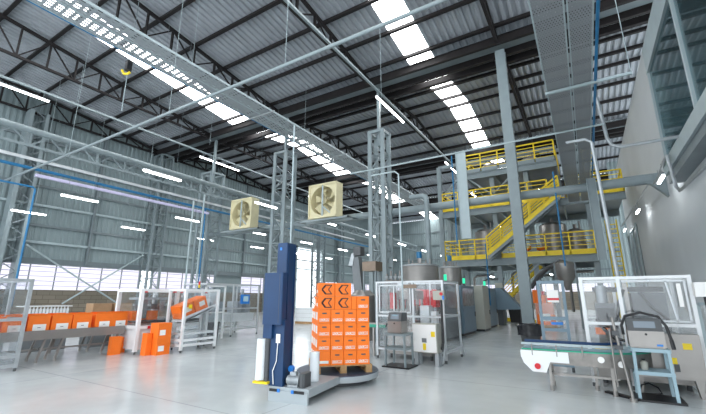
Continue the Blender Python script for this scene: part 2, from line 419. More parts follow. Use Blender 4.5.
# ================================================================== LATTICE COLUMNS
def lattice_column(x, y, z1, w, label, strut=None, pitch=.95, m='light_steel', d=None, group=None):
    d = d or w
    t = thing('lattice_column', label, 'column', (x, y, 0), 0, group)
    for sx in (-1, 1):
        for sy in (-1, 1):
            MB().box(x+sx*w/2-.12, x+sx*w/2+.12, y+sy*d/2-.06, y+sy*d/2+.06, .03, z1).build('post', m, t, True)
    lc = MB(); z = .4; i = 0
    while z+pitch <= z1:
        for sy in (-1, 1):
            a, b = (-1, 1) if i % 2 else (1, -1)
            lc.bar((x+a*w/2, y+sy*d/2, z), (x+b*w/2, y+sy*d/2, z+pitch), .05, .05)
            lc.bar((x-w/2, y+sy*d/2, z), (x+w/2, y+sy*d/2, z), .05, .05)
        for sx in (-1, 1):
            a, b = (-1, 1) if i % 2 else (1, -1)
            lc.bar((x+sx*w/2, y+a*d/2, z), (x+sx*w/2, y+b*d/2, z+pitch), .05, .05)
            lc.bar((x+sx*w/2, y-d/2, z), (x+sx*w/2, y+d/2, z), .05, .05)
        z += pitch; i += 1
    lc.build('lacing', m, t, True)
    c = MB()
    for s in (-1, 1):
        c.box(x-w/2-.1, x+w/2+.1, y+s*d/2-.08, y+s*d/2+.08, z1-.16, z1); c.box(x+s*w/2-.08, x+s*w/2+.08, y-d/2, y+d/2, z1-.16, z1)
    c.build('cap_frame', m, t, True)
    MB().box(x-w/2-.15, x+w/2+.15, y-d/2-.15, y+d/2+.15, 0, .03).build('base_plate', 'grey_steel', t, True)
    if strut: MB().box(x-.08, x+.08, y-.1, y+.1, z1-.9, strut).build('strut', m, t, True)
    return t
lattice_column(-9.75, 19.1, 11.5, .85, 'tall pale steel lattice column standing behind the glazed machine guard and pallet stack', 14.48)
lattice_column(-17.3, 19.1, 11.7, 1.0, 'tall pale lattice column rising behind the blue stretch wrapper mast', 14.48)
lattice_column(-25.1, 19.1, 11.5, 1.2, 'pale lattice column behind the pipe rack, left of the leftmost box fan', 14.48)
lattice_column(-32.4, 19.1, 14.6, 1.1, 'lattice column against the left wall between the bright window strips')
lattice_column(-32.4, 34.1, 14.6, 1.1, 'lattice column against the left wall nearest the bright loading door')
lattice_column(-25.3, 34.1, 11.5, 1.0, 'far lattice column seen beside the bright loading door')
lattice_column(-17.5, 34.1, 11.5, .9, 'far lattice column seen through the middle lattice column')
lattice_column(-32.4, 49.1, 14.6, 1.0, 'distant lattice column on the left wall past the loading door')
lattice_column(-25.3, 49.1, 11.5, 1.0, 'distant lattice column seen right of the feeder elevator')
lattice_column(-9.7, 34.1, 11.5, .8, 'far lattice column behind the yellow mezzanine')
# plated column at the left edge
t = thing('steel_column', 'broad pale plated column on the left wall at the left edge', 'column', (-32.3, 9.1, 0))
MB().box(-32.75, -31.9, 8.75, 9.0, 0, 14.6).build('flange', 'light_steel', t, True)
MB().box(-32.75, -31.9, 9.7, 9.9, 0, 14.6).build('flange', 'light_steel', t, True)
lc = MB(); z = .3
while z < 14:
    lc.bar((-31.95, 8.9, z), (-31.95, 9.8, z+.6), .06); lc.bar((-31.95, 9.8, z+.6), (-31.95, 8.9, z+1.2), .06); z += 1.2
lc.build('lacing', 'grey_steel', t, True)
# plain leaning-looking post under truss, with bolted side plates
t = thing('steel_post', 'slim grey steel post rising to the roof in front of the yellow stairs', 'post', (-2.42, 19.1, 0))
MB().box(-2.66, -2.18, 18.98, 19.03, .03, 14.48).box(-2.66, -2.18, 19.36, 19.41, .03, 14.48).box(-2.45, -2.39, 19.03, 19.36, .03, 14.48).build('shaft', 'light_steel', t, True)
z = .6
while z < 14:
    MB().box(-2.22, -2.18, 19.03, 19.36, z, z+.25).build('batten', 'grey_steel', t, True); z += .5
MB().box(-2.8, -2.04, 18.85, 19.5, 0, .03).build('base_plate', 'grey_steel', t, True)
# slim wall posts of the left wall
for yy, lab in ((14.2, 'thin wall post between the crossed braces of the left wall'), (24.3, 'thin wall post behind the second carton machine'), (30.0, 'thin wall post right of the blank wall panel'), ):
    tag(MB().box(-32.98, -32.72, yy-.08, yy+.08, 3.95, 14.7).build('wall_post', 'grey_steel'), lab, 'post')
for (a, b), lab in ((((10.2, 5.2), (16.8, 1.2)), 'diagonal brace rod dropping right across the window strip'), (((12.9, 1.2), (18.3, 5.2)), 'diagonal brace rod rising right across the window strip')):
    tag(MB().tube((-32.55+(.2 if 'rising' in lab else 0), a[0], a[1]), (-32.55+(.2 if 'rising' in lab else 0), b[0], b[1]), .06).build('brace_rod', 'pale_steel'), lab, 'brace')

# ================================================================== PIPES AND RACKS
# pipe rack girder on the left
PX = -23.9
t = thing('pipe_rack_girder', 'long pale lattice girder carrying a fat pipe above the left machines', 'girder', (PX, 30, 9.3))
MB().tube((PX, 2, 10.16), (PX, 60, 10.16), .17, 12).build('pipe', 'light_steel', t, True, True)
MB().bar((PX, 2, 9.32), (PX, 60, 9.32), .14, .12).build('bottom_chord', 'light_steel', t, True)
wb = MB(); y = 2.0
while y < 60:
    wb.bar((PX, y, 9.32), (PX, y, 10.05), .07); wb.bar((PX, y, 9.32), (PX, y+.8, 10.05), .06); wb.bar((PX, y+.8, 10.05), (PX, y+1.6, 9.32), .06); y += 1.6
wb.build('web', 'light_steel', t, True)
tag(MB().tube((PX-.3, 2, 8.75), (PX-.3, 40, 8.75), .085, 8).build('white_pipe', 'white_paint', smooth=True), 'thin white pipe running just under the pipe rack girder', 'pipe')
tag(MB().tube((PX-.3, 2, 8.25), (PX-.3, 46, 8.25), .085, 8).tube((PX-.3, 18.0, 8.25), (PX-.3, 18.0, .0), .05).build('air_pipe', 'blue_pipe', smooth=True), 'blue compressed air pipe with a drop under the pipe rack', 'pipe')
tag(MB().path([(PX, 4, 7.2), (PX, 7.3, 7.2), (PX, 7.42, 7.1), (PX, 7.42, 1.2)], .05).build('air_pipe', 'blue_pipe', smooth=True), 'thin blue pipe dropping in front of the plated column at left edge', 'pipe')
tag(MB().box(PX-.4, PX-.2, 7.4, 18.3, 7.86, 8.0).build('cable_trough', 'lilac_trim'), 'cable trough under the blue air pipe, its lit edge coloured pale lilac', 'cable trough')  # lilac puts the light on the trough into its colour
tag(MB().tube((-22, 15.4, 1.0), (-22, 15.4, 8.0), .06).build('drop_pipe', 'pale_steel', smooth=True), 'thin pale vertical pipe, left one of the pair left of the carton bin', 'pipe')
tag(MB().tube((-21.6, 15.9, 1.0), (-21.6, 15.9, 8.5), .06).build('drop_pipe', 'pale_steel', smooth=True), 'thin pale vertical pipe, right one of the pair left of the carton bin', 'pipe')
# near crossing pipe
tag(MB().tube((-27, 6.45, 7.5), (3.3, 6.45, 7.5), .048, 10).build('crossing_pipe', 'light_steel', smooth=True), 'long galvanised pipe crossing the whole hall high in front', 'pipe')
# main transverse beam
t = thing('transverse_beam', 'fat grey tubular beam crossing the hall in front of the mezzanine', 'beam', (-10, 19.6, 6.3))
MB().tube((-26, 19.75, 6.55), (2.95, 19.75, 6.55), .21, 14).build('tube', 'light_steel', t, True, True)
MB().add([(2.0, 19.6, 6.76), (3.4, 19.6, 6.76), (3.4, 19.6, 5.7), (2.9, 19.6, 6.3), (2.0, 19.9, 6.76), (3.4, 19.9, 6.76), (3.4, 19.9, 5.7), (2.9, 19.9, 6.3)],
         [(0, 1, 2, 3), (7, 6, 5, 4), (0, 4, 5, 1), (1, 5, 6, 2), (2, 6, 7, 3), (3, 7, 4, 0)]).build('bracket', 'light_steel', t, True)
for x0, x1 in ((-15.4, -11.6), (-23.0, -19.0)):
    MB().box(x0, x1, 18.5, 18.62, 6.3, 6.4).build('shelf', 'light_steel', t, True); MB().box(x0, x1, 19.15, 19.27, 6.3, 6.4).build('shelf', 'light_steel', t, True); MB().box(x0, x0+.1, 18.5, 19.6, 6.3, 6.4).build('shelf_arm', 'light_steel', t, True); MB().box(x1-.1, x1, 18.5, 19.6, 6.3, 6.4).build('shelf_arm', 'light_steel', t, True)
tag(MB().path([(-7.9, 19.2, 7.12), (-7.2, 19.2, 7.12), (-7.0, 19.2, 7.05), (-6.95, 19.2, 6.8), (-6.95, 19.2, 2.7)], .15, 12).build('drain_pipe', 'light_steel', smooth=True), 'fat pale down pipe with an elbow above the tanks', 'pipe')
# upper transverse pipe
tag(MB().tube((-8.6, 13.9, 7.13), (1.15, 13.9, 7.13), .033, 8).build('tray_hanger_pipe', 'pale_steel', smooth=True), 'thin pale pipe crossing under the twin trays behind the steel post', 'pipe')
tag(MB().bar((-.32, 10.85, 7.13), (1.65, 10.85, 7.13), .07, .07).build('tray_hanger', 'pale_steel'), 'pale channel hung across under the twin perforated trays', 'tray hanger')
tag(MB().tube((1.63, 10.85, 7.16), (1.50, 10.85, 16.0), .010, 6).build('hanger_rod', 'pale_steel'), 'thin rod holding the right end of the tray hanger', 'rod')
tag(MB().path([(.93, 14, 8.45), (1.08, 14, 8.1), (1.17, 14, 6.67), (1.25, 14, 6.42), (1.47, 14, 6.29), (2.95, 14, 6.31)], .055, 8).build('conduit', 'galvanised', smooth=True), 'galvanised conduit bending across under the office window', 'conduit')
tag(MB().path([(.0, 9.5, 5.1), (.38, 9.5, 5.1), (.5, 9.5, 5.0), (.6, 9.5, 1.2)], .036, 8).build('feed_pipe', 'galvanised', smooth=True), 'galvanised pipe dropping from above into the right machine guard', 'pipe')
tag(MB().path([(-4.85, 8.95, 4.98), (-4.12, 8.95, 4.98), (-4.0, 8.95, 4.88), (-3.98, 8.95, 1.3)], .022, 8).build('feed_pipe', 'pale_steel', smooth=True), 'thin pale pipe dropping behind the small printer at the middle guard', 'pipe')
tag(MB().tube((-4.46, 5.18, .75), (-4.50, 5.18, 4.9), .014, 8).build('air_drop', 'pale_steel', smooth=True), 'thin white air line hanging in front of the blue mast', 'pipe')
tag(MB().path([(2.95, 19.3, 6.25), (2.95, 18.4, 6.22), (2.8, 15.6, 6.2), (2.76, 15.1, 6.1), (2.76, 14.75, 4.95), (2.76, 14.4, 4.75), (2.76, 13.9, 4.72), (2.76, 11.4, 4.62), (3.37, 10.9, 4.62)], .05, 8).build('conduit', 'galvanised', smooth=True), 'galvanised conduit looping below the office corner', 'conduit')
tag(MB().tube((2.95, 20.2, 6.55), (2.95, 35.5, 7.05), .04, 8).build('conduit', 'galvanised', smooth=True), 'straight conduit carrying the lights along the right wall', 'conduit')
# perforated trays
def tray(x0, x1, y0, y1, z, label, m, lip=.1, gname='cable_tray'):
    t = thing(gname, label, 'cable tray', ((x0+x1)/2, (y0+y1)/2, z))
    MB().box(x0, x1, y0, y1, z, z+.008).build('tray_floor', m, t, True)
    MB().box(x0-.015, x0, y0, y1, z, z+lip).box(x0-.03, x0, y0, y1, z-.01, z).build('side_rail', 'pale_steel', t, True)
    MB().box(x1, x1+.015, y0, y1, z, z+lip).box(x1, x1+.03, y0, y1, z-.01, z).build('side_rail', 'pale_steel', t, True)
    return t
tray(-14.0, -13.32, -3, 37, 10.8, 'wide perforated cable tray, left one of the pair hung over the hall', 'perforated')
tray(-13.24, -12.56, -3, 37, 10.8, 'wide perforated cable tray, right one of the pair hung over the hall', 'perforated')
tag(MB().tube((-14.06, -3, 10.8), (-14.06, 30, 10.8), .03).build('air_pipe', 'blue_pipe', smooth=True), 'thin blue hose along the left edge of the wide tray', 'pipe')
for y, lab in ((12.6, 'nearest in view'), (19.4, 'second in view'), (26, 'third in view'), (33, 'farthest')):
    tag(MB().bar((-14.3, y, 10.74), (-12.3, y, 10.74), .06, .06).build('tray_hanger', 'galvanised'), 'cross bar carrying the wide perforated tray, ' + lab, 'tray hanger', 'cross bars under the wide tray')
tray(-.26, .28, .6, 25.5, 7.2, 'perforated cable tray overhead on the right, left one of the pair', 'perforated_fine')
tray(.37, .78, .6, 25.5, 7.2, 'perforated cable tray overhead on the right, right one of the pair', 'perforated_fine')
tag(MB().tube((.87, .6, 7.17), (.87, 25.5, 7.17), .035).build('air_pipe', 'blue_pipe', smooth=True), 'blue pipe along the right edge of the twin trays', 'pipe')
def drop_tray(x0, x1, y, z0, z1, label):
    t = thing('cable_riser', label, 'cable tray', ((x0+x1)/2, y, z0))
    MB().box(x0, x1, y, y+.02, z0, z1).build('tray_floor', 'pale_steel' if x0 < 0 else 'light_steel', t, True)
    MB().box(x0-.02, x0, y-.08, y+.02, z0, z1).build('side_rail', 'pale_steel', t, True)
    MB().box(x1, x1+.02, y-.08, y+.02, z0, z1).build('side_rail', 'pale_steel', t, True)
drop_tray(-5.25, -4.75, 19.51, 4.6, 9.35, 'white vertical cable tray hanging left of the yellow stairs')
drop_tray(.60, .92, 19.51, 3.2, 6.9, 'pale vertical cable tray hanging from the transverse beam at right')
for x, y, z0, z1, lab in ((-5.45, 19.35, 4.4, 9.2, 'blue hose hanging beside the white cable riser'), (-4.6, 22, 1.2, 4.6, 'blue hose hanging below the white cable riser, left of the bin'), (-.7, 19.6, 3.0, 7.5, 'blue hose hanging under the twin trays')):
    tag(MB().tube((x, y, z0), (x, y, z1), .035).build('air_hose', 'blue_pipe', smooth=True), lab, 'hose')

# light rails
def rail(x, z, y0, y1, label):
    return tag(MB().box(x-.06, x+.06, y0, y1, z, z+.02).box(x-.06, x-.04, y0, y1, z+.02, z+.12).box(x+.04, x+.06, y0, y1, z+.02, z+.12).build('lamp_rail', 'light_steel'), label, 'rail')
rail(-25.4, 13.1, -2, 48, 'pale steel lamp rail high over the left machines')
rail(-9.5, 13.95, -2, 52, 'pale steel lamp rail high beside the middle roof truss')
for x in (-25.4, -9.6):
    pass
# tube lights: built once, then copied
def make_light(L):
    t = thing('tube_light', '', 'tube light', (0, 0, 0))
    MB().box(-.07, .07, 0, L, .03, .09).build('housing', 'white_paint', t)
    MB().box(-.05, .05, .03, L-.03, -.02, .03).build('tube', 'tube_glow', t)
    for yy in (.3, L-.3): MB().tube((0, yy, .09), (0, yy, .45), .008, 6).build('suspension_rod', 'pale_steel', t)
    return t
LONG = make_light(4.1)
first = True
spots = [(-25.4, 3.6, 12.7, 'long tube light on the left lamp rail, cut by the left edge'), (-25.4, 17.9, 12.7, 'long tube light on the left lamp rail above the lattice column'), (-25.4, 32.1, 12.7, 'long tube light on the left lamp rail in front of the box fan'),
         (-9.5, 18.3, 13.5, 'long bright tube light under the roof, topmost in the middle'), (-9.5, 31.6, 13.5, 'long tube light under the roof left of the white cable riser'), (-9.5, 45.9, 13.5, 'long tube light on the middle rail seen over the mezzanine')]
for x, y, z, lab in spots:
    if first: LONG.location = (x, y, z); LONG['label'] = lab; LONG['group'] = 'long tube lights on the rails'; first = False
    else: dup(LONG, (x, y, z), 0, lab)
def make_short(LR):
    t = thing('tube_light', '', 'tube light')
    MB().box(-.08, .08, 0, 1.9, .03, .09).build('housing', 'white_paint', t)
    MB().box(-.06, .06, .03, 1.87, -.03, .03).build('tube', 'tube_glow', t)
    for yy in (.3, 1.6): MB().tube((0, yy, .09), (0, yy, LR), .006, 6).build('suspension_rod', 'grey_steel', t)
    return t
def make_small():
    t = thing('tube_light', '', 'tube light')
    MB().box(-.06, .06, 0, 1.25, .03, .08).build('housing', 'white_paint', t)
    MB().box(-.045, .045, .02, 1.23, -.02, .03).build('tube', 'tube_glow', t)
    for yy in (.2, 1.05): MB().tube((0, yy, .08), (0, yy, .5), .008, 6).build('suspension_rod', 'grey_steel', t)
    return t
SH = make_short(7.85); SHB = make_short(2.12); first = True
rows = [(-31, 7.1, 'row by the left wall', 0), (-24, 7.1, 'row under the pipe rack', 0), (-16.55, 7.25, 'row under the wide cable tray', .25)]
nth = ['nearest', 'second nearest', 'third nearest', 'fourth nearest', 'fifth nearest', 'sixth nearest', 'farthest']
for x, z, lab, dy in rows:
    for i, y in enumerate((8.6, 15.5, 22.4, 29.3, 36.2, 43.1, 50.0)):
        if x == -24 and i == 0:
            SHB.location = (x, y, z); SHB['label'] = 'short tube light, nearest of the row under the pipe rack'; SHB['group'] = 'short tube lights hung in rows'; continue
        l = 'short tube light, %s of the %s' % (nth[i], lab)
        if first: SH.location = (x, y+dy, z); SH['label'] = l; SH['group'] = 'short tube lights hung in rows'; first = False
        else: dup(SHB if x == -24 else SH, (x, y+dy, z), 0, l)
SH2 = make_small(); SH2.location = (2.95, 17.2, 6.0); SH2['label'] = 'tube light along the right wall, nearest of three'; SH2['group'] = 'small tube lights on walls and decks'
# small lights along the right wall and inside the mezzanine
for x, y, z, lab in ((2.95, 24.9, 6.25, 'tube light along the right wall, middle of three'), (2.95, 33.4, 6.5, 'tube light along the right wall, farthest of three')):
    dup(SH2, (x, y, z), 0, lab)
for x, y, z, lab in ((-5.2, 29.5, 7.0, 'tube light under the upper mezzanine deck, left one'), (-3.8, 29.0, 7.0, 'tube light beside the yellow stairs under the upper deck'), (-2.2, 31, 9.7, 'tube light between the mezzanine top decks'), (-6.9, 29.5, 9.7, 'tube light between the mezzanine top decks, left one'),
                     (-2.0, 29.5, 3.2, 'tube light under the lower mezzanine deck'), (-6.2, 30.5, 3.2, 'tube light under the left of the lower mezzanine deck'), (1.2, 29.5, 6.9, 'tube light behind the right hanging cable tray')):
    dup(SH2, (x, y, z), 0, lab)
# hanging wires
wires = [(-25.35, 9.0, 13.3, 15.9), (-18.0, 6.45, 7.54, 17), (-11.0, 6.45, 7.54, 17), (-6.0, 6.45, 7.54, 17.0), (-19.0, 14.0, 10.9, 15.4), (-14.0, 9.0, 10.9, 16.0), (-13.9, 17.0, 10.9, 15.2), (-7.0, 14, 10.0, 15.4), (-28.5, 9, 7.2, 16), (-28.5, 12, 7.2, 15.6), (-29, 16, 7.2, 15.2)]
wl = ['above the left lamp rail', 'holding the crossing pipe, left of the wide tray', 'holding the crossing pipe, in the middle', 'holding the crossing pipe, rightmost', 'behind the wide tray', 'at the near end of the wide tray', 'at the middle of the wide tray', 'beside the right skylight', 'near the left wall, nearest', 'near the left wall, second', 'near the left wall, third']
for (x, y, z0, z1), l in zip(wires, wl):
    tag(MB().tube((x, y, z0), (x, y, min(z1, roof_z(y)-.02)), .008, 6).build('hanging_wire', 'pale_steel'), 'thin pale hanging wire '+l, 'wire')

t = thing('chain_hoist', 'small black and yellow hoist hanging beside the wide perforated tray', 'hoist', (-14.45, 6.6, 9.4))
MB().tube((-14.45, 6.6, 10.75), (-14.45, 6.6, 16.6), .012, 6).build('suspension_cable', 'grey_steel', t, True)
MB().cbox(-14.56, -14.34, 6.5, 6.7, 10.35, 10.75, .03).build('motor', 'black', t, True)
MB().path([(-14.7, 6.5, 10.4), (-14.62, 6.55, 10.24), (-14.45, 6.6, 10.2), (-14.36, 6.65, 10.28)], .05, 8).build('hook_guard', 'yellow', t, True, True)
MB().tube((-14.45, 6.6, 8.6), (-14.45, 6.6, 10.22), .014, 6).build('chain', 'pale_steel', t, True)
# ================================================================== BOX FANS
def box_fan(x, label):
    t = thing('box_fan', label, 'fan', (x, 18.9, 6.4))
    y0, y1, s, zc = 18.55, 19.25, 1.06, 7.58
    hz = MB()
    n = 32
    ring = [(x+.93*math.cos(2*PI*i/n), zc+.93*math.sin(2*PI*i/n)) for i in range(n)]
    def sq(a):
        c, s_ = math.cos(a), math.sin(a); k = s/max(abs(c), abs(s_)); return (x+c*k, zc+s_*k*1.05)
    outer = [sq(2*PI*i/n) for i in range(n)]
    vs = [(a, y0, b) for a, b in ring]+[(a, y0, b) for a, b in outer]+[(a, y1, b) for a, b in ring]+[(a, y1, b) for a, b in outer]
    fs = []
    for i in range(n):
        j = (i+1) % n
        fs += [(i, j, n+j, n+i), (2*n+j, 2*n+i, 3*n+i, 3*n+j), (n+i, n+j, 3*n+j, 3*n+i), (j, i, 2*n+i, 2*n+j)]
    hz.add(vs, fs)
    hz.box(x-s-.02, x+s+.02, y0-.06, y0, zc+s*1.05-.1, zc+s*1.05).box(x-s-.02, x+s+.02, y0-.06, y0, zc-s*1.05, zc-s*1.05+.1)
    hz.box(x-s-.02, x-s+.08, y0-.06, y0, zc-s, zc+s).box(x+s-.08, x+s+.02, y0-.06, y0, zc-s, zc+s)
    hz.build('housing', 'cream', t, True)
    bl = MB()
    for kx in range(6):
        a0 = 2*PI*kx/6+.3
        pts = []
        for r in (.2, .4, .62, .86):
            for da, dy in ((-.05-.12*r, -.09), (.28+.2*r, .09)):
                a = a0+da+.35*r; pts.append((x+r*math.cos(a), (y0+y1)/2+dy, zc+r*math.sin(a)))
        fs = [(2*i, 2*i+1, 2*i+3, 2*i+2) for i in range(3)]
        top = [(p[0], p[1]+.012, p[2]) for p in pts]
        m = len(pts); bl.add(pts+top, fs+[tuple(v+m for v in f[::-1]) for f in fs])
    bl.build('blades', 'cream', t, True)
    sh_ = MB()
    for k in range(16): sh_.box(x-.93, x+.93, y1-.03, y1+.02, zc-.93+k*.117, zc-.93+k*.117+.105)
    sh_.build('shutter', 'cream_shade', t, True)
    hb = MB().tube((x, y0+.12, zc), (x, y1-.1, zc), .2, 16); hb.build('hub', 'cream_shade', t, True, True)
    MB().box(x-.05, x+.05, y0-.03, y0+.02, zc-s, zc+s).build('mount_bar', 'pale_steel', t, True)
    MB().bar((x, y0-.02, zc-.35), (x+.6, y0-.02, zc-.85), .07).build('brace', 'pale_steel', t, True)
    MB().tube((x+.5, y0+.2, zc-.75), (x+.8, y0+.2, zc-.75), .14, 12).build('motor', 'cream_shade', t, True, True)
box_fan(-13.55, 'big cream box fan on the transverse beam, nearer the middle column')
box_fan(-20.85, 'big cream box fan on the transverse beam, partly behind the pipe rack')

# ================================================================== MEZZANINE
MY0, MY1 = 27.5, 33.5
def guardrail(mb, p, q, h=1.12, mids=4, step=1.3):
    p = Vector(p); q = Vector(q); L = (q-p).length; n = max(1, round(L/step))
    for i in range(n+1):
        c = p.lerp(q, i/n); mb.box(c.x-.04, c.x+.04, c.y-.04, c.y+.04, c.z, c.z+h)
    for k in range(mids+1):
        z = h*(k+1)/(mids+1); mb.bar(p+Vector((0, 0, z)), q+Vector((0, 0, z)), .045 if k < mids else .08)
def platform(z, x0, x1, label, gap=None, y1=MY1):
    t = thing('mezzanine_deck', label, 'mezzanine', ((x0+x1)/2, 30, z-.5))
    MB().box(x0, x1, MY0+.1, y1, z-.06, z).build('deck', 'grey_steel', t, True)
    b = MB()
    for y in (MY0+.12, y1-.2): b.box(x0, x1, y-.03, y+.03, z-.5, z-.06).box(x0, x1, y-.12, y+.12, z-.5, z-.46).box(x0, x1, y-.12, y+.12, z-.10, z-.06)
    x = x0+.1
    while x < x1: b.box(x-.05, x+.05, MY0+.15, y1-.2, z-.4, z-.06); x += 2.0
    b.build('edge_beam', 'light_steel', t, True)
    for a, c in ([(x0, x1)] if not gap else [(x0, gap[0]), (gap[1], x1)]):
        MB().box(a, c, MY0, MY0+.03, z-.02, z+.26).build('toe_board', 'yellow' if z < 10 else 'light_steel', t, True)
        g = MB(); guardrail(g, (a+.05, MY0+.04, z), (c-.05, MY0+.04, z), 1.4); g.build('guardrail', 'yellow', t, True)
    g = MB(); guardrail(g, (x0+.05, y1-.1, z), (x1-.05, y1-.1, z), 1.4); guardrail(g, (x0+.05, MY0+.1, z), (x0+.05, y1-.1, z), 1.4); guardrail(g, (x1-.05, MY0+.1, z), (x1-.05, y1-.1, z), 1.4)
    g.build('guardrail', 'yellow', t, True)
    return t
platform(4.3, -8.75, .85, 'lower mezzanine deck with yellow guardrails at the foot of the stairs', (-5.35, -4.75))
platform(8.0, -8.75, 2.75, 'middle mezzanine deck with yellow guardrails at the head of the stairs', (-1.4, -.4))
platform(10.75, -6.9, -.7, 'top mezzanine deck under the roof with yellow guardrails', None)
# stair
t = thing('stair_flight', 'yellow railed steel stairs between the mezzanine decks', 'stairs', (-5.2, 27, 4.3))
p0, p1 = Vector((-5.45, 0, 4.35)), Vector((-.75, 0, 7.95))
for y in (26.5, 27.4):
    MB().prism_dir([(p0.x, y, p0.z-.25), (p1.x, y, p1.z-.25), (p1.x, y, p1.z+.08), (p0.x, y, p0.z+.08)], (0, .05, 0)).build('stringer', 'light_steel', t, True)
tr = MB()
for i in range(18):
    c = p0.lerp(p1, (i+.5)/18); tr.box(c.x-.14, c.x+.14, 26.55, 27.4, c.z, c.z+.03)
tr.build('tread', 'grey_steel', t, True)
for y in (26.5, 27.42):
    g = MB()
    d = p1-p0
    for i in range(6):
        c = p0.lerp(p1, i/5); g.box(c.x-.04, c.x+.04, y-.03, y+.03, c.z+.05, c.z+1.35)
    for k in range(6):
        z = .32+k*.2; g.bar((p0.x, y, p0.z+z), (p1.x, y, p1.z+z), .05 if k < 5 else .09)
    g.bar((p0.x, y, p0.z+.12), (p1.x, y, p1.z+.12), .03, .22)
    g.build('handrail', 'yellow', t, True)
# lower stairs from the floor, under the deck
t = thing('stair_flight', 'lower yellow stairs seen under the mezzanine behind the black bin', 'stairs', (-5.8, 31, 0))
p0, p1 = Vector((-6.6, 0, 0.1)), Vector((-2.6, 0, 4.1))
for y in (30.6, 31.5): MB().prism_dir([(p0.x, y, p0.z-.1), (p1.x, y, p1.z-.25), (p1.x, y, p1.z+.1), (p0.x, y, p0.z+.2)], (0, .06, 0)).build('stringer', 'yellow', t, True)
tr = MB()
for i in range(18):
    c = p0.lerp(p1, (i+.5)/18); tr.box(c.x-.13, c.x+.13, 30.65, 31.5, c.z, c.z+.03)
tr.build('tread', 'grey_steel', t, True)
g = MB()
for i in range(5):
    c = p0.lerp(p1, i/4); g.box(c.x-.04, c.x+.04, 30.57, 30.63, c.z, c.z+1.1)
for k in range(4): g.bar((p0.x, 30.6, p0.z+.3+k*.25), (p1.x, 30.6, p1.z+.3+k*.25), .06)
g.build('handrail', 'yellow', t, True)
# mezzanine columns
mc = [(-8.85, 27.6, 11.6, 'grey mezzanine column at the left front corner'), (-5.0, 27.95, 10.2, 'grey mezzanine column behind the stair foot'), (-2.7, 27.95, 11.2, 'grey mezzanine column behind the upper stairs'), (.75, 27.95, 8.0, 'grey mezzanine column at the right front, by the orange pallet'),
      (-3.9, 29.5, 4.0, 'grey column under the lower deck right of the black bin'), (-8.6, 33.2, 10.2, 'grey mezzanine column at the left rear'), (-2.0, 33.2, 10.2, 'grey mezzanine column at the rear behind the stairs')]
for x, y, h_, lab in mc:
    t = thing('mezzanine_column', lab, 'column', (x, y, 0))
    MB().box(x-.15, x+.15, y-.15, y-.12, .03, h_).box(x-.15, x+.15, y+.12, y+.15, .03, h_).box(x-.03, x+.03, y-.12, y+.12, .03, h_).build('shaft', 'light_steel', t, True)
    MB().box(x-.25, x+.25, y-.25, y+.25, 0, .03).build('base_plate', 'grey_steel', t, True)
for (a, b), lab in ((((-8.7, 7.6), (-7.6, 6.6)), 'a'),): pass
br = [((-8.65, 9.3), (-6.7, 11.2), 'diagonal brace at the upper left of the mezzanine'), ((-6.6, 10.3), (-5.0, 8.9), 'diagonal brace left of the tall grey post under the top deck'), ((-5.0, 8.9), (-3.4, 10.3), 'diagonal brace meeting the column under the top deck'), ((-3.8, 2.6), (-2.4, 3.9), 'diagonal knee brace under the lower deck')]
for a, b, lab in br:
    tag(MB().bar((a[0], 27.72, a[1]), (b[0], 27.72, b[1]), .12).build('diagonal_brace', 'light_steel'), lab, 'brace')
# steel frame beams of the upper levels
tag(MB().box(-8.9, -.6, 27.62, 27.78, 11.5, 11.75).build('top_beam', 'light_steel'), 'pale steel beam along the head of the mezzanine columns', 'beam')
# process vessels on the decks
def vessel(x, y, z, r, h, label, m='stainless'):
    t = thing('process_vessel', label, 'tank', (x, y, z))
    MB().lathe((x, y, z), [(r*.3, .0), (r*.3, .2), (r, .55), (r, h-.25), (r*.7, h-.08), (r*.2, h)], 20).build('shell', m, t, True, True)
    MB().tube((x+r*.5, y, z+h-.1), (x+r*.5, y, z+h+.5), .06).tube((x, y, z+h-.05), (x, y, z+h+.3), .12).build('nozzle', 'stainless', t, True, True)
vessel(-6.3, 30.5, 4.3, .8, 2.6, 'stainless vessel on the lower deck left of the stairs')
vessel(-1.6, 30.8, 4.3, .9, 2.7, 'stainless vessel on the lower deck under the upper stairs')
vessel(-.2, 31.2, 4.3, .6, 2.2, 'small stainless vessel on the lower deck near the right end')
vessel(-5.6, 31, 10.75, .6, 1.7, 'stainless vessel on the top deck at left')
vessel(-2.6, 31, 10.75, .7, 1.6, 'stainless vessel on the top deck behind the grey post')
for x, y, z, w_, h_, m, lab in ((-4.2, 30.8, 8.0, 1.4, 1.6, 'mid_grey', 'grey machine on the middle deck by the columns'), (-7.0, 30.5, 8.0, 1.2, 1.3, 'mid_grey', 'grey machine on the middle deck at left')):
    t = thing('deck_machine', lab, 'machine', (x, y, z))
    MB().cbox(x-w_/2, x+w_/2, y-.5, y+.5, z+.15, z+h_, .06).build('body', m, t, True)
    MB().box(x-w_/2+.1, x-.05, y-.52, y-.5, z+.4, z+h_-.2).build('door', 'dark_grey', t, True)
    b = MB()
    for sx in (-1, 1):
        for sy in (-1, 1): b.box(x+sx*(w_/2-.1)-.05, x+sx*(w_/2-.1)+.05, y+sy*.4-.05, y+sy*.4+.05, z, z+.15)
    b.build('feet', 'black', t, True)
tag(MB().path([(-3.2, 29.0, 4.9), (-2.9, 28.6, 5.05), (-2.4, 28.6, 4.85), (-2.0, 28.9, 5.0)], .12).build('orange_hose', 'orange_card', smooth=True), 'orange hose lying on the lower deck', 'hose')
tag(MB().box(-6.6, -4.6, 29.2, 29.5, 8.0, 8.55).build('orange_crate', 'orange_card'), 'long orange crate on the middle deck behind the toe board', 'crate')
